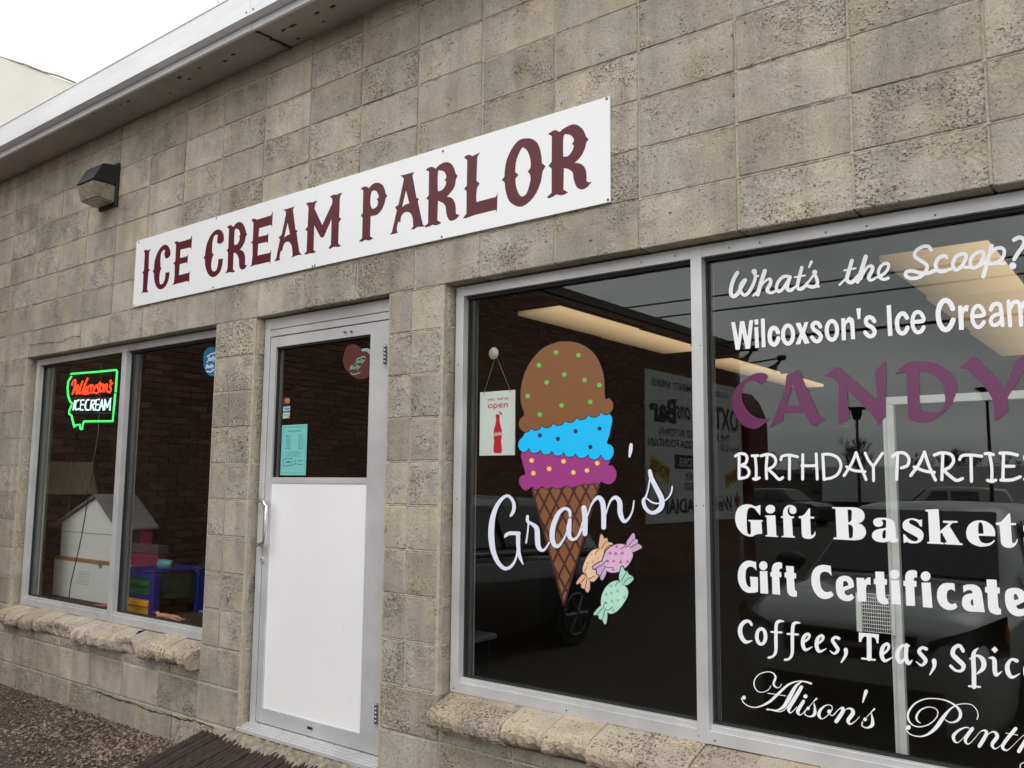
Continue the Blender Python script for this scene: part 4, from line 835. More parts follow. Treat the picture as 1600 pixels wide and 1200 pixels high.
# ------------------------------------------------------------------ stickers
def bean(label, pts, GG, m, txt, m2, extra=None):
    t = empty('jelly_bean_decal', label, 'decal', 'bean shaped window decals'); part('bean', m, GG, 'G'+pts, 0, t)
    for s_, a, b, k in txt: 
        o = text_px(s_, a, b, YV_now-.0014, m2, t, bold=.02, shear=.3)
    if extra: part('swash', m2, GG, extra, .0006, t)
YV_now = YG-.0006
bean('blue rounded decal with white writing at the upper right edge of the left window', '318,555 322,546 330,542 340,546 346,560 345,578 337,587 326,586 319,574', Glyphs(0, 0, 1, YV_now), mat('decal_blue', (.012, .16, .32), .4),
     [('Jelly', (323, 567), (338, 555), 0), ('Belly', (321, 578), (335, 568), 0)], M['vinyl'], 'S1.5 324,557 330,553 338,551/S1.5 323,580 329,581 335,577')
YV_now = YD+.006+.0235
bean('dusty red bean shaped decal with mint writing in the top corner of the door glass', '250,480 300,310 370,220 470,190 560,210 640,270 720,300 830,300 920,360 975,450 985,560 975,700 930,850 850,950 740,1000 640,1000 520,975 400,890 290,760 245,620', Glyphs(520, 525, 15, YV_now), mat('decal_red', (.10, .032, .03), .3),
     [('Jelly', (554, 570), (571, 560), 0), ('Belly', (546, 580), (564, 569), 0)], mat('mint_print', (.20, .38, .32), .5), 'S22 570,540 640,510 740,480 760,520/S22 430,870 480,905 560,880 640,860/S60 700,330,60 820,330,80 900,400,90 930,480,80')
hb = empty('small_sticker', 'tiny faint grey sticker below the purple N on the right window', 'sticker')
text_px('HBO', (1312, 670), (1334, 661), YG-.0010, mat('faint_grey_print', (.16, .16, .15), .6), hb, bold=.02)
# card stickers
cs = empty('card_stickers', 'column of three small credit card stickers on the left of the door glass', 'sticker')
YC = YV_now
def rect_px(name, x0, y0, x1, y1, Y, m, parent, dy=0):
    a, b = at(x0, y1, Y), at(x1, y0, Y); return obj(name, B(((a.x, Y-dy-.0006, a.z), (b.x, Y-dy, b.z))), m, parent)
ocr = mat('print_orange', (.42, .18, .07), .5); dred = mat('print_red', (.18, .02, .02), .5); dblue = mat('print_dark_blue', (.02, .05, .25), .5); lblue = mat('print_light_blue', (.35, .5, .6), .5); lyel = mat('print_gold', (.6, .45, .12), .5)
s1 = rect_px('card_sticker', 443, 621, 453, 632, YC, dred, cs); part('circle_print', ocr, Glyphs(0, 0, 1, YC), 'D4 449.5,626', .0012, s1)
s2 = rect_px('card_sticker', 442.5, 633, 453.5, 643, YC, lblue, cs); rect_px('stripe_print', 442.5, 633, 453.5, 635.5, YC, dblue, s2, .0008); rect_px('stripe_print', 442.5, 641.3, 453.5, 643, YC, lyel, s2, .0008); text_px('VISA', (444, 640.5), (452.5, 637), YC-.002, dblue, s2, bold=.02)
s3 = rect_px('card_sticker', 442, 644, 453, 654, YC, mat('print_mint', (.35, .6, .5), .5), cs); text_px('DISCOVER', (443.5, 649.5), (452, 647), YC-.002, dblue, s3); part('corner_print', ocr, Glyphs(0, 0, 1, YC), 'F453,649.5 453,654 447,654', .001, s3)
# opening hours notice
hn = empty('hours_notice', 'turquoise paper notice with opening hours taped inside the door glass', 'notice')
teal = mat('turquoise_paper', (.17, .52, .50), .7); ink = mat('print_ink', (.02, .05, .06), .6)
pa, pb = at(438, 742.5, YC), at(480.5, 662.5, YC)
obj('paper', B(((pa.x, YC-.0005, pa.z), (pb.x, YC, pb.z))), teal, hn)
W_, H_ = pb.x-pa.x, pb.z-pa.z
def tn(s, fx, fy, fw, fh, bold=0): text(s, (pa.x+fx*W_, YC-.0012, pa.z+fy*H_), (1, 0, 0), (0, 0, 1), fw*W_, fh*H_, ink, 'lettering', hn, 0, bold)
tn('HOURS', .25, .86, .5, .03); 
for i, (d_, h_) in enumerate((('Monday', '9:00 - 5:30'), ('Tuesday', '9:00 - 5:30'), ('Wednesday', '9:00 - 5:30'), ('Thursday', '9:00 - 5:30'), ('Friday', '9:00 - 5:30'), ('Saturday', '9:00 - 5:00'), ('Sunday', 'Closed'))):
    tn(d_, .18, .77-i*.042, .19, .022, .01); tn(h_, .68, .775-i*.042, .18, .020)
for i, w in enumerate((.55, .66, .64, .60, .68)): tn('n e w i c e c r e a m f l a v o r s', .5-w/2, .46-i*.024, w, .013)
bm = bmesh.new()
for fx0, fx1, fy0, fy1 in ((.12, .12, .17, .33), (.12, .45, .33, .33), (.45, .45, .19, .33), (.15, .45, .18, .20), (.52, .62, .20, .24), (.55, .58, .24, .32), (.66, .86, .29, .28), (.66, .88, .22, .21)):
    tube(bm, [(pa.x+fx0*W_, YC-.001, pa.z+fy0*H_), (pa.x+fx1*W_, YC-.001, pa.z+fy1*H_+.0004)], .0011, 5)
tn('OPEN', .22, .245, .17, .035, .03)
obj('drawing', bm, ink, hn)
bm = bmesh.new()
for i in range(26):
    t = i/25
    for fx, fy in ((.05+.9*t, .045), (.05+.9*t, .955), (.05, .045+.91*t), (.95, .045+.91*t)): box(bm, (pa.x+fx*W_-.0016, YC-.0012, pa.z+fy*H_-.0016), (pa.x+fx*W_+.0016, YC-.0007, pa.z+fy*H_+.0016))
obj('border_print', bm, mat('print_teal_dark', (.03, .18, .17), .6), hn)

# ------------------------------------------------------------------ wall lamp
wlx = at(187, 290, -.002); lp = empty('wall_lamp', 'dark wedge shaped wall floodlight with a yellowed lens, under the eave', 'lamp')
x0, x1 = -4.30, -4.065; zt, zm, zb = 3.640, 3.50, 3.385
x0, x1 = at(133, 290, -.15).x, at(186, 290, -.0).x-.01
x1 = -4.055; x0 = x1-.235
bm = B(((x0-.0, -.022, zb-.03), (x1, -.001, zt+.02)), bev=.004); obj('back_plate', bm, M['bronze'], lp)
bm = bmesh.new(); prism(bm, [(x0, -.022, zt), (x0, -.12, zt-.012), (x0, -.185, zm), (x0, -.022, zm)], (x1-x0, 0, 0)); bmesh.ops.bevel(bm, geom=bm.edges[:], offset=.004, segments=2, affect='EDGES'); obj('housing', bm, M['bronze'], lp)
lens = mat('yellowed_lens', (.24, .215, .155), .2, var=.35, vscale=25, bump=.3, bscale=60)
bm = bmesh.new(); prism(bm, [(x0+.006, -.022, zm-.001), (x0+.006, -.180, zm-.001), (x0+.006, -.150, zb), (x0+.006, -.022, zb-.012)], (x1-x0-.012, 0, 0)); bmesh.ops.bevel(bm, geom=bm.edges[:], offset=.008, segments=2, affect='EDGES'); obj('lens', bm, lens, lp)

# ------------------------------------------------------------------ ribbed mat in front of the door
mt = empty('door_mat', 'dark brown ribbed rubber mat on the door step', 'mat')
matm = mat('brown_rubber', (.036, .022, .018), .8, var=.4, vscale=25, bump=.5, bscale=120)
mx0, mx1 = -2.70, -1.25; n = 44
def matz(y): return .135 + (y+.03)*.20 if y > -.75 else -.01
rng = random.Random(4); sw_ = (mx1-mx0)/n; mesh_v = []
for q in range(4):
    bm = bmesh.new(); rows = []
    for j in range(30):
        y = -.035-j*.034; z = .130-j*.034*.26; z = max(z, gz(y)+.006)
        jx = rng.uniform(-.0018, .0018); h = .013+rng.uniform(-.002, .002); hh = h if j % 2 == 0 else h*.78
        rows.append([bm.verts.new((px_+jx, y, z+pz)) for px_, pz in ((0, -.006), (.001, hh*.5), (.006, hh), (.015, hh), (.021, hh*.4), (.022, -.006))])
    for a, b in zip(rows, rows[1:]):
        for i in range(5): bm.faces.new((a[i], a[i+1], b[i+1], b[i]))
    bm.faces.new(rows[0][::-1]); bm.faces.new(rows[-1])
    bmesh.ops.recalc_face_normals(bm, faces=bm.faces[:]); me = bpy.data.meshes.new('rubber_rib'); bm.to_mesh(me); bm.free(); me.materials.append(matm); mesh_v.append(me)
for i in range(n): mesh_obj('rubber_rib', mesh_v[i % 4], None, mt, (mx0+i*sw_, rng.uniform(-.028, .010), rng.uniform(-.003, .003)))
bm = bmesh.new()
v = [bm.verts.new(p) for p in ((mx0+.02, -.05, .118), (mx1, -.05, .118), (mx1, -1.0, gz(-1.0)-.06), (mx0+.02, -1.0, gz(-1.0)-.06))]; bm.faces.new(v)
v2 = [bm.verts.new(p) for p in ((mx0+.02, -.05, .10), (mx1, -.05, .10), (mx1, -1.0, gz(-1.0)-.08), (mx0+.02, -1.0, gz(-1.0)-.08))]; bm.faces.new(v2[::-1])
for i in range(4): bm.faces.new((v[i], v2[i], v2[(i+1) % 4], v[(i+1) % 4]))
obj('backing', bm, M['black'], mt)

# ------------------------------------------------------------------ gravel
def gravel():
    rng = np.random.RandomState(2)
    ico = bmesh.new(); bmesh.ops.create_icosphere(ico, subdivisions=1, radius=1); bv = np.array([v.co[:] for v in ico.verts]); bf = np.array([[v.index for v in f.verts] for f in ico.faces]); ico.free()
    n = 15000
    x = rng.uniform(-5.7, -1.9, n); y = -np.abs(rng.normal(0, .42, n))-.004; y = np.where(y < -1.3, rng.uniform(-1.3, 0, n), y)
    r = np.where(rng.rand(n) < .35, rng.uniform(.006, .013, n), rng.uniform(.0025, .006, n))
    r = r*np.where(x+rng.normal(0, .25, n) > -3.9, 1.05, .62)
    keep = ~((x > mx0-.01) & (x < mx1) & (y > -.95)); x, y, r = x[keep], y[keep], r[keep]; n = len(x)
    sc = rng.uniform(.65, 1.25, (n, 3)); sc[:, 2] *= .6
    an = rng.uniform(0, 6.28, n); V = bv[None]*sc[:, None]*r[:, None, None]
    V *= rng.uniform(.8, 1.15, V.shape[:2])[..., None]
    c, s_ = np.cos(an)[:, None], np.sin(an)[:, None]; X = V[..., 0]*c-V[..., 1]*s_; Yy = V[..., 0]*s_+V[..., 1]*c
    z = np.array([gz(t) for t in y])
    V = np.stack([X+x[:, None], Yy+y[:, None], V[..., 2]+z[:, None]+r[:, None]*.35+.004], -1).reshape(-1, 3)
    F = (bf[None]+np.arange(n)[:, None, None]*len(bv)).reshape(-1, 3)
    m = mat('pebbles', (.165, .122, .092), .9, island=.75, var=.35, vscale=2.2)
    o = pydata('gravel', V.tolist(), F.tolist(), m); prop(o, 'loose brown gravel along the foot of the wall', 'gravel', kind='stuff')
gravel()
# ------------------------------------------------------------------ things in the left window
white = mat('toy_white', (.74, .75, .74), .5); pink = mat('toy_pink', (.42, .03, .16), .45); grey = mat('toy_grey', (.16, .16, .17), .7, var=.1, vscale=30)
dh = empty('doll_house', 'white toy house with grey gable roof and pink sides behind the left pane', 'toy house')
Yh = .42
A = at(97.5, 815, Yh); Ap = at(153, 775, Yh); Bm = at(96, 868, Yh)
hx0, hx1 = A.x, -4.60; ridge = Ap.x; ez = A.z; rz_ = Ap.z; bz = Bm.z
hd = .25
bm = bmesh.new(); prism(bm, [(hx0, Yh, bz), (hx1, Yh, bz), (hx1, Yh, ez), (ridge, Yh, rz_-.012), (hx0, Yh, ez)], (0, .02, 0)); obj('gable_wall', bm, white, dh)
obj('seam', B(((hx0, Yh-.0015, ez-.075), (hx1, Yh, ez-.071))), grey, dh)
bm = bmesh.new(); prism(bm, [(hx0, Yh+hd, bz), (hx1, Yh+hd, bz), (hx1, Yh+hd, ez), (ridge, Yh+hd, rz_-.012), (hx0, Yh+hd, ez)], (0, .02, 0)); obj('gable_wall', bm, white, dh)
for sgn, xx in ((-1, hx0), (1, hx1)):
    ex = xx+sgn*.05; ezz = ez-(rz_-ez)*.05/abs(xx-ridge)
    bm = bmesh.new(); prism(bm, [(ridge, Yh-.03, rz_), (ex, Yh-.03, ezz), (ex, Yh-.03, ezz+.014), (ridge, Yh-.03, rz_+.014)], (0, hd+.08, 0)); obj('roof', bm, grey, dh)
for y_ in (Yh+.022, Yh+hd-.06): obj('pink_post', B(((hx1-.012, y_, bz), (hx1+.004, y_+(.075 if y_ > .5 else .04), ez-.01))), pink, dh)
obj('pink_trim', B(((hx0-.012, Yh+.0, ez-.22), (hx0-.001, Yh+.02, ez-.02))), pink, dh)
obj('rail', B(((hx1-.012, Yh+.10, bz), (hx1, Yh+.108, ez-.01))), white, dh)
# white cabinet below
cb = empty('toy_cabinet', 'white toy cabinet with a brown edge strip, under the toy house', 'cabinet')
c0 = at(94, 940, Yh-.02)
obj('cabinet_body', B(((hx0-.045, Yh-.02, .592), (hx1+.03, Yh+hd, bz-.028))), white, cb)
obj('wood_strip', B(((hx0-.02, Yh-.024, bz-.027), (hx1+.03, Yh+hd, bz-.001))), mat('light_wood', (.36, .17, .07), .5), cb)
p = at(157, 882, Yh-.022); bm = bmesh.new(); lathe(bm, [(.026, -.003), (.028, 0), (.028, .001)], (p.x, Yh-.022, p.z), 'Y', 18); obj('knob', bm, grey, cb)
p = at(122, 893, Yh-.022); bm = bmesh.new()
for i in range(6): box(bm, (p.x-.005, Yh-.0215, p.z-i*.018), (p.x+.17, Yh-.0205, p.z-i*.018+.006))
obj('printed_lines', bm, mat('faint_print', (.5, .5, .47), .7), cb)
# red corner thing
rp_ = at(150, 941, .24); rp2 = at(163, 951, .24)
o = obj('red_book', B(((rp_.x, .20, .592), (rp2.x+.02, .34, .620)), bev=.003), mat('red_cover', (.4, .02, .03), .4), None); prop(o, 'small flat red book lying in front of the white toy cabinet', 'book')
# cord
bm = bmesh.new(); pts = [(143, 745), (140, 765), (134, 800), (127, 840), (118, 880), (110, 915), (107, 948)]
tube(bm, catmull([tuple(at(x, y, .20)) for x, y in pts]), .004, 8); o = obj('black_cable', bm, M['black'], None, True); prop(o, 'black cable hanging behind the left pane in front of the toy house', 'cable')
# lamp with pleated shade
la = empty('table_lamp', 'table lamp with a pleated beige shade at the left edge of the window display', 'lamp')
Yl = .80; c_t = at(112, 722, Yl); c_b = at(111, 772, Yl); rt = .54*abs(at(140, 722, Yl).x-at(85, 722, Yl).x)/2; rb = .56*abs(at(148, 772, Yl).x-at(76, 772, Yl).x)/2
bm = bmesh.new(); K = 120; ra = []; rb_ = []
for k in range(K):
    a = 2*math.pi*k/K; w = 1+(.018 if k % 2 else -.018)
    ra.append(bm.verts.new((c_t.x-.03+rt*w*math.cos(a), Yl+rt*w*math.sin(a), c_t.z))); rb_.append(bm.verts.new((c_t.x-.03+rb*w*math.cos(a), Yl+rb*w*math.sin(a), c_b.z)))
for k in range(K): bm.faces.new((ra[k], ra[(k+1) % K], rb_[(k+1) % K], rb_[k]))
obj('lamp_shade', bm, mat('beige_pleats', (.66, .58, .45), .8), la)
bm = bmesh.new(); lathe(bm, [(.09, .592), (.095, .61), (.03, .63), (.05, .7), (.07, .8), (.05, .95), (.02, 1.1), (.012, c_t.z+.02), (.012, c_t.z+.04)], (c_t.x, Yl, 0)); obj('lamp_base', bm, mat('dark_brass', (.10, .07, .03), .4, .6), la, True)
# purple storage box
pb_ = empty('storage_box', 'pink purple plastic box with ridged grey lid beside the toy house', 'box')
q0, q1 = at(199, 893, .52), at(246, 853, .52)
obj('box_body', B(((q0.x, .53, .592), (q1.x, .60, q1.z-.062)), bev=.006), mat('box_pink', (.20, .022, .07), .35), pb_)
for i in range(4): obj('lid_ridge', B(((q0.x-.006, .524, q1.z-.060+i*.0155), (q1.x+.006, .606, q1.z-.060+i*.0155+.0135)), bev=.003), mat('lid_grey', (.10, .075, .08), .5), pb_)
# toy desk
dk_ = empty('toy_desk', 'blue toy desk with a green and a yellow drawer behind the left window', 'toy desk')
db = mat('desk_blue', (.02, .018, .20), .45); dg_ = mat('drawer_green', (.01, .11, .035), .4); dy_ = mat('drawer_yellow', (.68, .34, .02), .35)
f0, f1 = at(191, 955, .27), at(241, 897, .27); dx0, dx1, dzt = f0.x, f1.x, f1.z; xr_ = dx1
dpt = .75
obj('desk_frame', B(((dx0, .27, .592), (dx0+.045, .33, dzt)), ((dx1-.055, .27, .592), (dx1, .32, dzt)), ((dx0+.045, .272, dzt-.04), (dx1-.055, .32, dzt)), ((dx0+.045, .272, .700), (dx1-.055, .32, .722)), ((dx0+.045, .275, .592), (dx1-.055, .32, .598)), bev=.006), db, dk_)
for zz0, zz1, m_ in ((.724, dzt-.042, dg_), (.600, .698, dy_)):
    d_ = obj('drawer', B(((dx0+.05, .281, zz0), (dx1-.06, .318, zz1)), bev=.004), m_, dk_); obj('drawer_lip', B(((dx0+.045, .262, zz1-.045), (dx1-.056, .281, zz1-.008)), bev=.006), m_, d_)
obj('desk_top', B(((dx0, .27, dzt+.0), (dx1, .66, dzt+.02)), bev=.006), db, dk_)
obj('desk_side', B(((dx1-.05, .60, .592), (dx1-.001, .66, dzt-.001)), bev=.006), db, dk_)
obj('desk_back', B(((dx1-.045, .321, .70), (dx1-.025, .599, dzt-.01))), mat('back_green', (.012, .045, .02), .6), dk_)
# cup on the desk
cu_ = empty('toy_cup', 'teal toy cup lying on its side on the blue toy desk', 'cup')
c = at(252, 885, .5); bm = bmesh.new(); lathe(bm, [(.034, -.002), (.036, .0), (.034, .05), (.028, .09), (.026, .095)], (0, 0, 0), 'X', 18); o = obj('cup_body', bm, mat('cup_teal', (.06, .22, .24), .35), cu_, True)
cu_.location = (dx1-.06, .34, dzt+.056); cu_.rotation_euler = (0, 0, R_(28))
bm = bmesh.new(); lathe(bm, [(.029, -.0035), (.029, -.0025)], (0, 0, 0), 'X', 18); obj('cup_mouth', bm, M['black'], cu_)
# doll lying on the ledge: one continuous skin
def skin(name, joints, edges, m, parent=None, sub=2):
    me = bpy.data.meshes.new(name); me.from_pydata([j[0] for j in joints], edges, []); me.materials.append(m)
    ob = bpy.data.objects.new(name, me); link(ob, parent)
    md = ob.modifiers.new('skin', 'SKIN'); md.use_smooth_shade = True
    for v_, j in zip(me.skin_vertices[0].data, joints): v_.radius = (j[1], j[1]*(j[2] if len(j) > 2 else 1))
    me.skin_vertices[0].data[0].use_root = True
    ob.modifiers.new('sub', 'SUBSURF').levels = sub; ob.modifiers['sub'].render_levels = sub
    return ob
dl = empty('doll', 'small bare flesh coloured doll lying on its back on the ledge below the toy desk', 'doll')
h0 = at(246, 962, .20); h1 = at(287, 974, .20); Ld = (h1.x-h0.x)
dl.location = (h0.x, .195, .625)
S_ = Ld/1.0
J = [((.42*S_, 0, .012), 0.0160), ((.30*S_, 0, .016), 0.0128), ((.20*S_, 0, .020), 0.0176), ((.12*S_, 0, .018), 0.0080), ((.04*S_, 0, .024), 0.0152), ((-.02*S_, 0, .02), 0.0104),
     ((.58*S_, -.014, .016), 0.0112), ((.74*S_, -.016, .012), 0.0080), ((.92*S_, -.016, .004), 0.0048), ((1.0*S_, -.016, .010), 0.0040),
     ((.58*S_, .014, .018), 0.0112), ((.74*S_, .014, .016), 0.0080), ((.92*S_, .013, .008), 0.0048), ((1.0*S_, .013, .014), 0.0040),
     ((.21*S_, -.034, .014), 0.0072), ((.33*S_, -.046, .004), 0.0048), ((.44*S_, -.040, .003), 0.0040), ((.21*S_, .034, .016), 0.0072), ((.33*S_, .046, .008), 0.0048), ((.44*S_, .042, .006), 0.0040)]
Ed = [(0, 1), (1, 2), (2, 3), (3, 4), (4, 5), (0, 6), (6, 7), (7, 8), (8, 9), (0, 10), (10, 11), (11, 12), (12, 13), (2, 14), (14, 15), (15, 16), (2, 17), (17, 18), (18, 19)]
skin('doll_body', J, Ed, mat('doll_skin', (.66, .32, .21), .45), dl)
bm = bmesh.new(); bmesh.ops.create_uvsphere(bm, u_segments=12, v_segments=8, radius=.015, matrix=Matrix.Translation((-.022*S_/.3, 0, .022)) @ Matrix.Diagonal((1.1, 1, .9, 1))); obj('doll_hair', bm, mat('doll_hair', (.10, .04, .02), .6), dl, True)
p = at(305, 955, .3); o = obj('blue_toy_block', B(((xr_+.02, .60, .592), (xr_+.16, .70, .606)), bev=.003), mat('toy_light_blue', (.05, .35, .5), .4)); prop(o, 'flat light blue toy piece on the display floor beside the toy desk leg', 'toy')

# ------------------------------------------------------------------ behind the right window
fr = empty('display_stand', 'white metal display frame with a wire grid, behind the lettering of the right window', 'display stand')
fw_ = mat('stand_white', (.82, .84, .82), .4, var=.12, vscale=12)
Yk = .5
xL = at(1390, 630, Yk).x; zT = at(1390, 620, Yk).z
obj('upright', B(((xL-.014, Yk, .141), (xL+.012, Yk+.03, zT-.03)), bev=.002), fw_, fr)
obj('upright', B(((xL-.030, Yk+.012, .141), (xL-.0165, Yk+.02, zT-.05))), fw_, fr)
obj('upright', B(((xL+1.0, Yk, .141), (xL+1.03, Yk+.03, zT-.03)), bev=.002), fw_, fr)
obj('top_rail', B(((xL-.014, Yk, zT-.0295), (xL+1.03, Yk+.03, zT)), bev=.002), fw_, fr)
g0, g1 = at(1350, 985, Yk), at(1393, 930, Yk)
bm = bmesh.new()
for i in range(14): x = g0.x+(g1.x-g0.x)*i/13; tube(bm, [(x, Yk-.01, g0.z), (x, Yk-.01, g1.z)], .0010, 4)
for i in range(11): z = g0.z+(g1.z-g0.z)*i/10; tube(bm, [(g0.x, Yk-.012, z), (g1.x, Yk-.012, z)], .0016, 4)
obj('wire_grid', bm, fw_, fr)
obj('grid_post', B(((g0.x-.022, Yk-.014, g0.z-.004), (g0.x-.003, Yk-.006, g1.z)), ((g1.x+.001, Yk-.014, g0.z-.004), (g1.x+.012, Yk-.006, g1.z))), fw_, fr)
# bin in the corner
bn = empty('waste_bin', 'dark bin with a grey lid at the lower left of the right window', 'bin')
b0, b1 = at(728, 1000, .42), at(760, 1000, .42)
bx = -1.185
obj('bin_body', B(((bx-.26, .44, .141), (bx-.02, .60, .705)), bev=.02), M['black'], bn)
obj('bin_lid', B(((bx-.28, .42, .706), (bx, .62, .735)), bev=.008), mat('bin_lid', (.16, .165, .18), .4), bn)
# ceiling lights inside
def lamp_mat():
    m = bpy.data.materials.new('warm_diffuser'); m.use_nodes = True; t = m.node_tree; b = t.nodes['Principled BSDF']; L = t.links.new
    tcn = N(t, 'ShaderNodeTexCoord'); sx = N(t, 'ShaderNodeSeparateXYZ'); L(tcn.outputs['Generated'], sx.inputs[0])
    r = N(t, 'ShaderNodeMapRange'); r.inputs[3].default_value = .10; r.inputs[4].default_value = .52; L(sx.outputs['X'], r.inputs[0])
    b.inputs['Base Color'].default_value = (.3, .25, .18, 1); b.inputs['Emission Color'].default_value = (1, .70, .38, 1); L(r.outputs[0], b.inputs['Emission Strength'])
    return m
lm = lamp_mat()
def ceiling_light(x0, x1, y0, y1, label):
    t = empty('ceiling_light', label, 'ceiling light', 'ceiling lights seen through the right window', loc=((x0+x1)/2, (y0+y1)/2, 2.80))
    cx, cy = (x0+x1)/2, (y0+y1)/2; hx, hy = (x1-x0)/2, (y1-y0)/2
    obj('diffuser', B(((-hx, -hy, -.045), (hx, hy, -.012)), bev=.004), lm, t); obj('housing', B(((-hx-.02, -hy-.02, -.0115), (hx+.02, hy+.02, -.0005))), M['room'], t)
ceiling_light(-2.32, -1.93, 2.25, 3.42, 'glowing warm ceiling light nearest above the cone decal')
ceiling_light(-2.34, -1.95, 3.47, 4.62, 'second glowing ceiling light behind the one above the cone decal')
ceiling_light(-2.36, -2.0, 5.45, 6.8, 'far glowing ceiling light seen left of the purple capitals')
ceiling_light(-2.36, -2.0, 7.0, 8.3, 'farthest thin glowing ceiling light seen over the purple capitals')
ceiling_light(.33, .88, 2.15, 3.35, 'large glowing warm ceiling light behind the top script line')
ceiling_light(.30, .98, 3.40, 5.0, 'large glowing ceiling light behind the bold line, second in its row')
ceiling_light(.27, .98, 5.05, 6.6, 'third and farthest glowing ceiling light in the right row')

# ------------------------------------------------------------------ neighbour building behind, upper left
nb = empty('neighbour_building', 'tall cream plastered building behind the roof at the far left', 'building')
crm = mat('cream_plaster', (.80, .78, .71), .9, var=.05, vscale=1.2, bump=.2, bscale=20)
obj('wall', B(((-22, -6, -.3), (-12.0, 14, 7.74))), crm, nb)
bm = bmesh.new(); tube(bm, [(-12.0+random.uniform(-.02, .02), y/4, 7.76+random.uniform(-.02, .02)) for y in range(-24, 57)], .018, 6); obj('parapet_edge', bm, mat('parapet_brown', (.40, .33, .25), .9, var=.3, vscale=6), nb)
obj('wall_seam', B(((-12.0, 1.6, 6.17), (-11.996, 5, 6.18))), mat('seam_grey', (.45, .43, .38), .9), nb)
# service wire above the roof
bm = bmesh.new(); a = at(322, -40, 3.0); b = at(366, 60, 3.0); tube(bm, [a, b], .006, 6); bm2 = bm
o = obj('service_wire', bm, M['black'], None); prop(o, 'thin black overhead wire against the white sky above the roof', 'wire')

# ------------------------------------------------------------------ brick wing on the left (seen mirrored in the glass)
XW = -6.55
wing = empty('brick_wing', 'dark brown brick building at right angles to the shop, seen mirrored in the glass', 'building')
brm = mat('dark_brick', (.17, .085, .06), .9, rnd=.35, var=.2, vscale=12)
brm2 = mat('dark_brick_far', (.17, .085, .06), .9, island=.35, var=.2, vscale=12)
obj('wall', B(((XW-6, -16.15, -.4), (XW-.012, -.35, 4.62))), mat('brick_joint', (.34, .30, .26), .95, var=.2, vscale=20), wing)
obj('coping', B(((XW-6.05, -16.25, 4.62), (XW+.05, -.34, 4.77))), mat('coping_metal', (.09, .06, .05), .6), wing)
bmb = bmesh.new(); box(bmb, (-.012, 0, 0), (.008, .2, .057)); bmesh.ops.recalc_face_normals(bmb, faces=bmb.faces[:]); bme = bpy.data.meshes.new('brick'); bmb.to_mesh(bme); bmb.free(); bme.materials.append(brm)
vv = []; ff = []; cnt = 0
for r in range(72):
    z = -.30+r*.0677
    for c_i in range(76):
        y = -.36-.21*(c_i+1)-(.105 if r % 2 else 0)
        if y < -16.1: continue
        if 13 <= c_i+0 < 23 and 20 <= r < 49 and cnt < 290:
            mesh_obj('brick', bme, None, wing, (XW+random.uniform(-.001, .001), y, z)); cnt += 1; continue
        x0_, x1_ = XW-.012, XW+.008+random.uniform(-.001, .001); b_ = len(vv)
        vv += [(x0_, y, z), (x1_, y, z), (x1_, y+.2, z), (x0_, y+.2, z), (x0_, y, z+.057), (x1_, y, z+.057), (x1_, y+.2, z+.057), (x0_, y+.2, z+.057)]
        ff += [(b_+1, b_+2, b_+6, b_+5), (b_, b_+1, b_+5, b_+4), (b_+2, b_+3, b_+7, b_+6), (b_+4, b_+5, b_+6, b_+7), (b_, b_+3, b_+2, b_+1)]
o = pydata('brick_courses', vv, ff, brm2, wing); o['kind'] = 'stuff'
# painted bar sign on the wing
bs = empty('bar_sign', 'large white painted sign with black lettering on the brick wing, mirrored in the glass', 'sign')
XS = XW+.04; yL, yR = -16.05, -11.53; zB, zT2 = .74, 3.71; Wd = yR-yL; Hd = zT2-zB
obj('sign_board', B(((XW+.009, yL, zB), (XS, yR, zT2))), mat('bar_sign_white', (.62, .63, .62), .6), bs)
bk = mat('bar_sign_black', (.02, .02, .022), .6); by = mat('bar_sign_yellow', (.62, .42, .06), .6); br_ = mat('bar_sign_red', (.25, .02, .02), .6)
def bt(s, fx, fy, fw2, fh, bold=.015, m=bk, shear=0, rot=0, dn=0):
    a = R_(rot); text(s, (XS+.004+dn, yL+fx*Wd, zB+fy*Hd), (0, math.cos(a), math.sin(a)), (0, -math.sin(a), math.cos(a)), fw2*Wd, fh*Hd, m, 'lettering', bs, 0, bold, shear)
bt('GOOD', .16, .90, .16, .045); bt('MEET HERE', .57, .90, .38, .045)
bt('OXT', .04, .66, .28, .17, .03); bt('ons', .58, .70, .14, .09, .02, shear=.3); bt('Bar', .72, .66, .25, .17, .05)
bt('THE B', .15, .575, .16, .05); bt('GS IN TOWN', .56, .575, .32, .055)
bt('famous', .03, .505, .12, .045, 0, shear=.4); bt('OX', .17, .505, .09, .05); bt('ODA FOUNTAIN', .56, .50, .42, .055)
obj('plate', B(((XS, yL+.45*Wd, zB+.36*Hd), (XS+.004, yL+.74*Wd, zB+.455*Hd))), bk, bs); bt('STORE', .50, .375, .2, .06, .02, mat('bar_sign_pale', (.55, .56, .55), .6), dn=.004) if 1 else bt('STORE', .50, .375, .2, .06, .02, mat('bar_sign_pale', (.55, .56, .55), .6))
for (fx, fy, s_, rr) in ((.02, .30, 'KENO', -16), (.80, .26, 'POKER', 16)):
    a = R_(rr); bm = bmesh.new(); o_ = Vector((XS, yL+fx*Wd, zB+fy*Hd)); u_ = Vector((0, math.cos(a), math.sin(a))); v_ = Vector((0, -math.sin(a), math.cos(a)))
    w_, h_ = .19*Wd, .11*Hd; prism(bm, [o_, o_+u_*w_, o_+u_*w_+v_*h_, o_+v_*h_], (.003, 0, 0)); obj('yellow_plate', bm, by, bs)
    text(s_, o_+u_*.012*Wd+v_*.02*Hd+Vector((.005, 0, 0)), u_, v_, w_*.88, h_*.65, bk, 'lettering', bs, 0, .02)
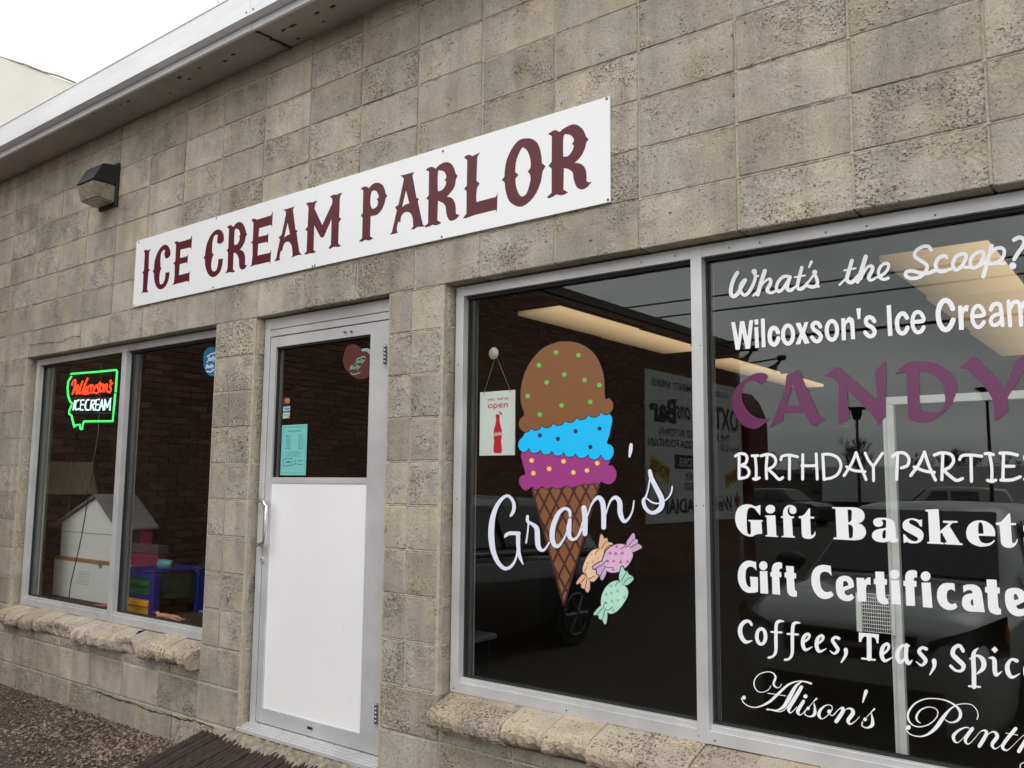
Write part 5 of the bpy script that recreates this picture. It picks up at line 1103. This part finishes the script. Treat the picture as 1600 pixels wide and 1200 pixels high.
bt('NEY', .55, .285, .09, .05); bt('ESS', .55, .215, .1, .05)
bt('Welc', .14, .06, .22, .11, .01, shear=.4); bt('ADIANS', .55, .06, .38, .10, .03)
GL = [(0, -.5), (.03, -.15), (.28, -.2), (.22, -.08), (.5, .12), (.4, .18), (.45, .35), (.25, .3), (.22, .38), (.1, .25), (.14, .55), (.06, .5), (0, .68)]
bm = bmesh.new(); P = GL + [(-x, y) for x, y in GL[::-1][1:-1]]
tr_ = tessellate_polygon([[Vector((x, y, 0)) for x, y in P]]); V_ = [bm.verts.new((XS+.004, yL+.075*Wd+x*.14*Wd*.5, zB+.12*Hd+y*.14*Hd)) for x, y in P]
for t in tr_: bm.faces.new([V_[i] for i in t])
obj('maple_leaf', bm, br_, bs)
# gooseneck lamps over the bar sign
for y_, lab in ((-14.0, 'black arm lamp over the bar sign, farther from the shop'), (-15.6, 'black arm lamp at the outer corner of the brick wing')):
    t = empty('sign_lamp', lab, 'lamp', 'arm lamps over the bar sign', loc=(XW+.05, max(y_, -16.0), 4.2))
    bm = bmesh.new(); tube(bm, [(0, 0, 0), (1.15, 0, .1)], .02, 8); obj('arm', bm, M['black'], t)
    bm = bmesh.new(); lathe(bm, [(.05, -.06), (.06, 0), (.06, .12)], (1.12, 0, .1), 'X', 12); obj('joint', bm, M['black'], t)
    bm = bmesh.new(); tube(bm, [(1.15, 0, .08), (1.0, 0, -.08), (.93, 0, -.16)], [.02, .05, .12], 10); obj('lamp_head', bm, M['black'], t)
aw = empty('red_awning', 'dark red rounded awning at the end of the brick wing', 'awning')
bm = bmesh.new(); prism(bm, [(XW-.2, -16.17, 1.5), (XW+.18, -16.17, 1.5), (XW+.18, -16.17, 2.9), (XW+.12, -16.17, 3.2), (XW-.02, -16.17, 3.5), (XW-.2, -16.17, 3.7)], (0, -1.1, 0)); obj('awning_cover', bm, mat('awning_red', (.12, .022, .02), .7), aw)
obj('awning_wall', B(((XW-.8, -17.3, -.4), (XW-.2, -16.16, 3.7))), mat('awning_wall', (.10, .03, .025), .8), aw)

# ------------------------------------------------------------------ vehicles
tyre = mat('tyre', (.012, .012, .012), .8); rim = mat('rim_metal', (.20, .20, .205), .4, .6); cglass = mat('car_glass', (.012, .016, .016), .06, 0, spec=.8)
hl = mat('headlight_glass', (.45, .47, .47), .12, .3); amber = mat('amber_lens', (.6, .16, .02), .3); gr_ = mat('grille_black', (.012, .012, .012), .4); chrome = mat('chrome', (.7, .7, .72), .15, 1)
def carpaint(name, c): 
    m = mat(name, c, .28, .3); m.node_tree.nodes['Principled BSDF'].inputs['Coat Weight'].default_value = 1; m.node_tree.nodes['Principled BSDF'].inputs['Coat Roughness'].default_value = .04; return m
def loft(bm, rings, close_ends=True):
    R = [[bm.verts.new(p) for p in r] for r in rings]
    for a, b in zip(R, R[1:]):
        for i in range(len(a)-1): bm.faces.new((a[i], a[i+1], b[i+1], b[i]))
    if close_ends: bm.faces.new(R[0]); bm.faces.new(R[-1][::-1])
def car(label, paint, loc, rz, group, kind='suv', length=4.5, width=1.84, roof=1.62, seg=True):
    # local axes: nose at +x, wheels on z=0
    t = empty('parked_car', label, 'car', group, loc, rz)
    hw = width/2; L = length
    # stations: (x from nose, top height, half width at top, z bottom)
    st = [(0, .74, .66, .30), (.05, .88, .76, .24), (.18, .98, .83, .22), (.45, 1.03, .88, .22), (.95, 1.06, .91, .22), (1.35, 1.07, .93, .22), (2.2, 1.04, .94, .22), (3.1, 1.04, .94, .22), (3.9, 1.03, .92, .22), (L-.15, .98, .88, .25), (L, .75, .84, .32)]
    rings = []
    for x, zt, k, zb in st:
        w = hw*k; ring = []
        wm = hw*min(1, k+.06)
        for (yy, zz) in ((w*.95, zb), (wm, zb+.12), (wm, zb+.35), (wm*.985, zt-.16), (w*.93, zt-.04), (w*.75, zt), (0, zt+.025), (-w*.75, zt), (-w*.93, zt-.04), (-wm*.985, zt-.16), (-wm, zb+.35), (-wm, zb+.12), (-w*.95, zb)):
            ring.append((L/2-x, yy, min(zz, zt+.03) if zt > .7 else zb+(zz-zb)*.9))
        rings.append(ring)
    bm = bmesh.new(); loft(bm, rings)
    for r_ in (0,): pass
    b = obj('car_body', bm, paint, t, True)
    m_ = b.modifiers.new('s', 'SUBSURF'); m_.levels = 1; m_.render_levels = 2
    # cabin
    cb_ = [(1.18, 1.03, .80), (1.95, roof-.03, .66), (2.5, roof, .67), (3.4, roof-.01, .66), (L-.45, roof-.06, .62), (L-.12, 1.02, .78)]
    bm = bmesh.new(); rings = []
    for x, z, k in cb_:
        w = hw*k; wb = hw*.86; zl = 1.0
        top = z
        rings.append([(L/2-x, wb if top > 1.2 else w, zl), (L/2-x, (wb+w)/2+.01 if top > 1.2 else w, (zl+top)/2), (L/2-x, w, top-.07 if top > 1.2 else top-.01), (L/2-x, w*.86, top), (L/2-x, 0, top+.02), (L/2-x, -w*.86, top), (L/2-x, -w, top-.07 if top > 1.2 else top-.01), (L/2-x, -(wb+w)/2-.01 if top > 1.2 else -w, (zl+top)/2), (L/2-x, -wb if top > 1.2 else -w, zl)])
    loft(bm, rings); c_ = obj('cabin', bm, paint, t, True)
    # glass: windshield & sides just proud of the cabin
    def quad(name, pts, m, n=.012):
        bm = bmesh.new(); P = [Vector(p) for p in pts]; nr = (P[1]-P[0]).cross(P[3]-P[0]).normalized()*n; prism(bm, [p+nr for p in P], -nr*.9); return obj(name, bm, m, t)
    wz = roof-.07
    quad('windshield', [(L/2-1.24, .72*hw, 1.095), (L/2-1.24, -.72*hw, 1.095), (L/2-1.90, -.585*hw, wz), (L/2-1.90, .585*hw, wz)][::-1], cglass, -.022 if False else .022)
    for s_ in (1, -1):
        for xa, xb, xc, xd in ((1.75, 2.55, 2.5, 2.08), (2.63, 3.4, 3.35, 2.6)):
            pts = [(L/2-xa, s_*.875*hw, 1.09), (L/2-xb, s_*.875*hw, 1.09), (L/2-xc, s_*.70*hw, wz-.05), (L/2-xd, s_*.70*hw, wz-.05)]
            bm = bmesh.new(); prism(bm, [(x, y+s_*.03, z) for x, y, z in pts], (0, -s_*.01, 0)); obj('side_window', bm, cglass, t)
        # mirror
        bm = bmesh.new(); bmesh.ops.create_uvsphere(bm, u_segments=12, v_segments=8, radius=1, matrix=Matrix.Translation((L/2-1.62, s_*(hw+.10), 1.12)) @ Matrix.Diagonal((.10, .13, .085, 1))); obj('mirror', bm, gr_, t, True)
        # headlight
        bm = bmesh.new(); loft(bm, [[(L/2-.05, s_*.48*hw, .74), (L/2-.05, s_*.50*hw, .82)], [(L/2-.10, s_*.74*hw, .70), (L/2-.12, s_*.74*hw, .90)], [(L/2-.34, s_*.92*hw, .74), (L/2-.40, s_*.90*hw, .97)]], False)
        bmesh.ops.solidify(bm, geom=bm.faces[:], thickness=.06); 
        for v in bm.verts: v.co.x += .04; v.co.y += s_*.035
        h = obj('headlight', bm, hl, t, True)
        bm = bmesh.new(); box(bm, (L/2-.34, s_*(hw*.90+.035), .82), (L/2-.27, s_*(hw*.90+.05), .90)); obj('indicator', bm, amber, h)
        bm = bmesh.new(); lathe(bm, [(.05, 0), (.06, .02), (.05, .03)], (L/2-.04, s_*.66*hw, .42), 'X', 12); obj('fog_light', bm, hl, t)
        for xw in (.88, L-.92):
            bm = bmesh.new(); lathe(bm, [(.20, -.10), (.33, -.10), (.34, -.07), (.34, .07), (.33, .10), (.20, .10)], (L/2-xw, s_*(hw-.10), .34), 'Y', 24); w_ = obj('wheel', bm, tyre, t)
            bm = bmesh.new(); lathe(bm, [(.22, -.02), (.22, .0), (.20, .01)], (L/2-xw, s_*(hw-.005), .34), 'Y', 24)
            obj('rim_disc', bm, gr_, w_)
            bm = bmesh.new()
            for k in range(6):
                a = k*math.pi/3; d = Vector((math.cos(a), 0, math.sin(a))); c0 = Vector((L/2-xw, s_*(hw+.012), .34)); tube(bm, [c0+d*.02, c0+d*.22], [.035, .022], 6)
            tube(bm, [Vector((L/2-xw+.22*math.cos(2*math.pi*k/24), s_*(hw+.008), .34+.22*math.sin(2*math.pi*k/24))) for k in range(24)], .014, 6, True)
            obj('rim', bm, rim, w_)
    bm = bmesh.new(); box(bm, (L/2-.13, -.46*hw, .66), (L/2+.004, .46*hw, .84), .01); obj('grille', bm, gr_, t)
    bm = bmesh.new(); box(bm, (L/2-.05, -.47*hw, .735), (L/2+.012, .47*hw, .765), .004); obj('grille_bar', bm, chrome, t)
    bm = bmesh.new(); box(bm, (L/2-.12, -.62*hw, .28), (L/2+.006, .62*hw, .52), .01); obj('lower_grille', bm, gr_, t)
    bm = bmesh.new(); box(bm, (L/2-1.3, -.7*hw, 1.055), (L/2-1.22, .7*hw, 1.065)); obj('wiper_cowl', bm, gr_, t)
    return t
# nose towards the shop (+Y): local +x -> +y
G_ = 'parked cars mirrored in the window glass'
car('silver crossover parked nose first in front of the right window, mirrored in the glass', carpaint('silver_paint', (.56, .57, .58)), (-.10, -5.0, -.27), R_(90+2), G_)
dc = car('dark green crossover parked beside the brick wing, mirrored left of the cone decal', carpaint('dark_paint', (.03, .035, .035)), (-4.72, -3.60, -.235), R_(90), G_, length=4.7)
dc.rotation_euler = (R_(90-90), R_(-1.4), R_(90))
for s_ in (1, -1): obj('beltline_strip', B(((-1.9, s_*.845, 1.02), (1.05, s_*.875, 1.045)), bev=.004), chrome, dc)
car('black car at the far side of the lot, mirrored left of centre', carpaint('black_paint', (.02, .02, .022)), (-13, -36, -.27), R_(20), G_)
car('pale gold van like car at the far side of the lot, mirrored at the right', carpaint('gold_paint', (.30, .28, .24)), (-4.6, -27, -.27), R_(175), G_, roof=1.75)
car('white car parked beside the far trailer, mirrored in the glass', carpaint('white_paint_car', (.7, .7, .7)), (3.4, -30, -.27), R_(185), G_)
# truck trailer and low sheds far across the lot
tr = empty('truck_trailer', 'long white box trailer far across the lot, mirrored in the glass', 'trailer', loc=(-8.5, -44, -.27))
tw = mat('trailer_white', (.6, .61, .6), .5)
obj('trailer_box', B(((-5, -1.2, .95), (7, 1.3, 2.75)), bev=.03), tw, tr); obj('chassis', B(((-4.6, -1, .6), (6.8, 1, .94))), gr_, tr)
for x in (-3.8, -2.7, 5.2):
    bm = bmesh.new(); lathe(bm, [(.3, -1.2), (.48, -1.2), (.48, 1.2), (.3, 1.2)], (x, 0, .48), 'Y', 16); obj('wheel', bm, tyre, tr)
def shed(name, label, x0, x1, y, h, c, roofc):
    t = empty(name, label, 'building', 'low buildings across the lot', loc=(0, 0, 0))
    obj('wall', B(((x0, y-8, -.3), (x1, y, h))), mat('shed_wall', c, .8, var=.15, vscale=1), t)
    obj('roof', B(((x0-.3, y-8.3, h), (x1+.3, y+.3, h+.25))), mat('shed_roof', roofc, .7), t)
    x = x0+1.2
    while x < x1-1.5:
        w = obj('window', B(((x, y, h*.45), (x+1.0, y+.05, h*.45+.9))), cglass, t); x += 3.1
    obj('door', B(((x0+.2, y, -.27), (x0+1.0, y+.06, 1.9))), gr_, t)
shed('warehouse', 'long brown low warehouse across the lot, mirrored behind the cars', -27, -10, -50, 2.2, (.16, .13, .11), (.2, .2, .2))
shed('warehouse', 'grey flat roofed building across the lot, right part of the mirrored skyline', -9, 6, -58, 2.3, (.3, .3, .29), (.35, .36, .36))
shed('warehouse', 'dark long shed at the right end of the mirrored skyline', 9, 34, -48, 2.6, (.12, .13, .13), (.3, .3, .3))
# bare trees
barkm = mat('bark', (.05, .04, .033), .95)
def tree_mesh(seed, H):
    rng = random.Random(seed); vt = []; vc = []
    bt_ = bmesh.new(); bc = bmesh.new()
    def grow(bm, p, d, l, r, n):
        q = p + d*l; tube(bm, [p, q], [r, r*.7], 5 if n > 2 else 3)
        if n == 0: return
        for _ in range(3 if n > 1 else 4):
            nd = (d + Vector((rng.uniform(-.75, .75), rng.uniform(-.75, .75), rng.uniform(-.2, .55)))).normalized(); grow(bc, q, nd, l*rng.uniform(.6, .85), r*.66, n-1)
    grow(bt_, Vector((0, 0, 0)), Vector((0, 0, 1)), H*.24, H*.022, 5)
    r = []
    for b in (bt_, bc):
        me = bpy.data.meshes.new('tree'); b.to_mesh(me); b.free(); me.materials.append(barkm); r.append(me)
    return r
TM = [tree_mesh(s, 5.7) for s in (1, 2, 3)]
tp = [(-32, -82), (-27.5, -78), (-22.5, -80), (-21, -74), (-17.5, -82), (-14, -78), (-12.6, -72), (-9.5, -80), (-7.5, -76), (-5, -82), (-2, -75), (2, -80), (6, -78), (11, -82), (16, -76), (22, -80)]
for i, (x, y) in enumerate(tp):
    t = empty('bare_tree', 'leafless tree on the mirrored skyline across the lot', 'tree', 'bare trees across the lot', (x, y, -.4), random.uniform(0, 6)); k = random.uniform(.85, 1.25); t.scale = (k, k, k)
    a, b = TM[i % 3]; mesh_obj('trunk', a, None, t); mesh_obj('crown', b, None, t)
# light poles and overhead lines of the lot
for (px, ptop, yv, lab) in ((1338, 637, 25, 'tall black light pole with a flat head, mirrored between the first capitals'), (1541, 606, 25, 'tall black light pole mirrored at the right, behind the last capital')):
    p = at(px, ptop, yv); yr = 2*YG-yv
    t = empty('light_pole', lab, 'light pole', 'light poles of the parking lot', (p.x, yr, -.3)); h = p.z+.3
    bm = bmesh.new(); tube(bm, [(0, 0, 0), (0, 0, h-.2)], [.06, .04], 8); obj('pole', bm, M['black'], t)
    bm = bmesh.new(); lathe(bm, [(.10, h-.38), (.16, h-.2), (.16, h-.1), (.30, h-.04), (.30, h)], (0, 0, 0), 'Z', 16); obj('pole_head', bm, M['black'], t)
for i, (z, r) in enumerate(((5.69, .020), (5.42, .020), (4.72, .034))):
    bm = bmesh.new(); yr = 2*YG-15-i*.3
    P = [(x, yr, z+.0016*(x+4)**2*.12+(0 if i < 2 else -.0)) for x in range(-40, 41, 4)]
    tube(bm, P, r, 6); o = obj('power_line', bm, M['black'], None); prop(o, ['uppermost thin power line mirrored across the sky', 'second thin power line just below the uppermost', 'thick lowest cable mirrored behind the bold lettering'][i], 'power line', 'overhead lines')
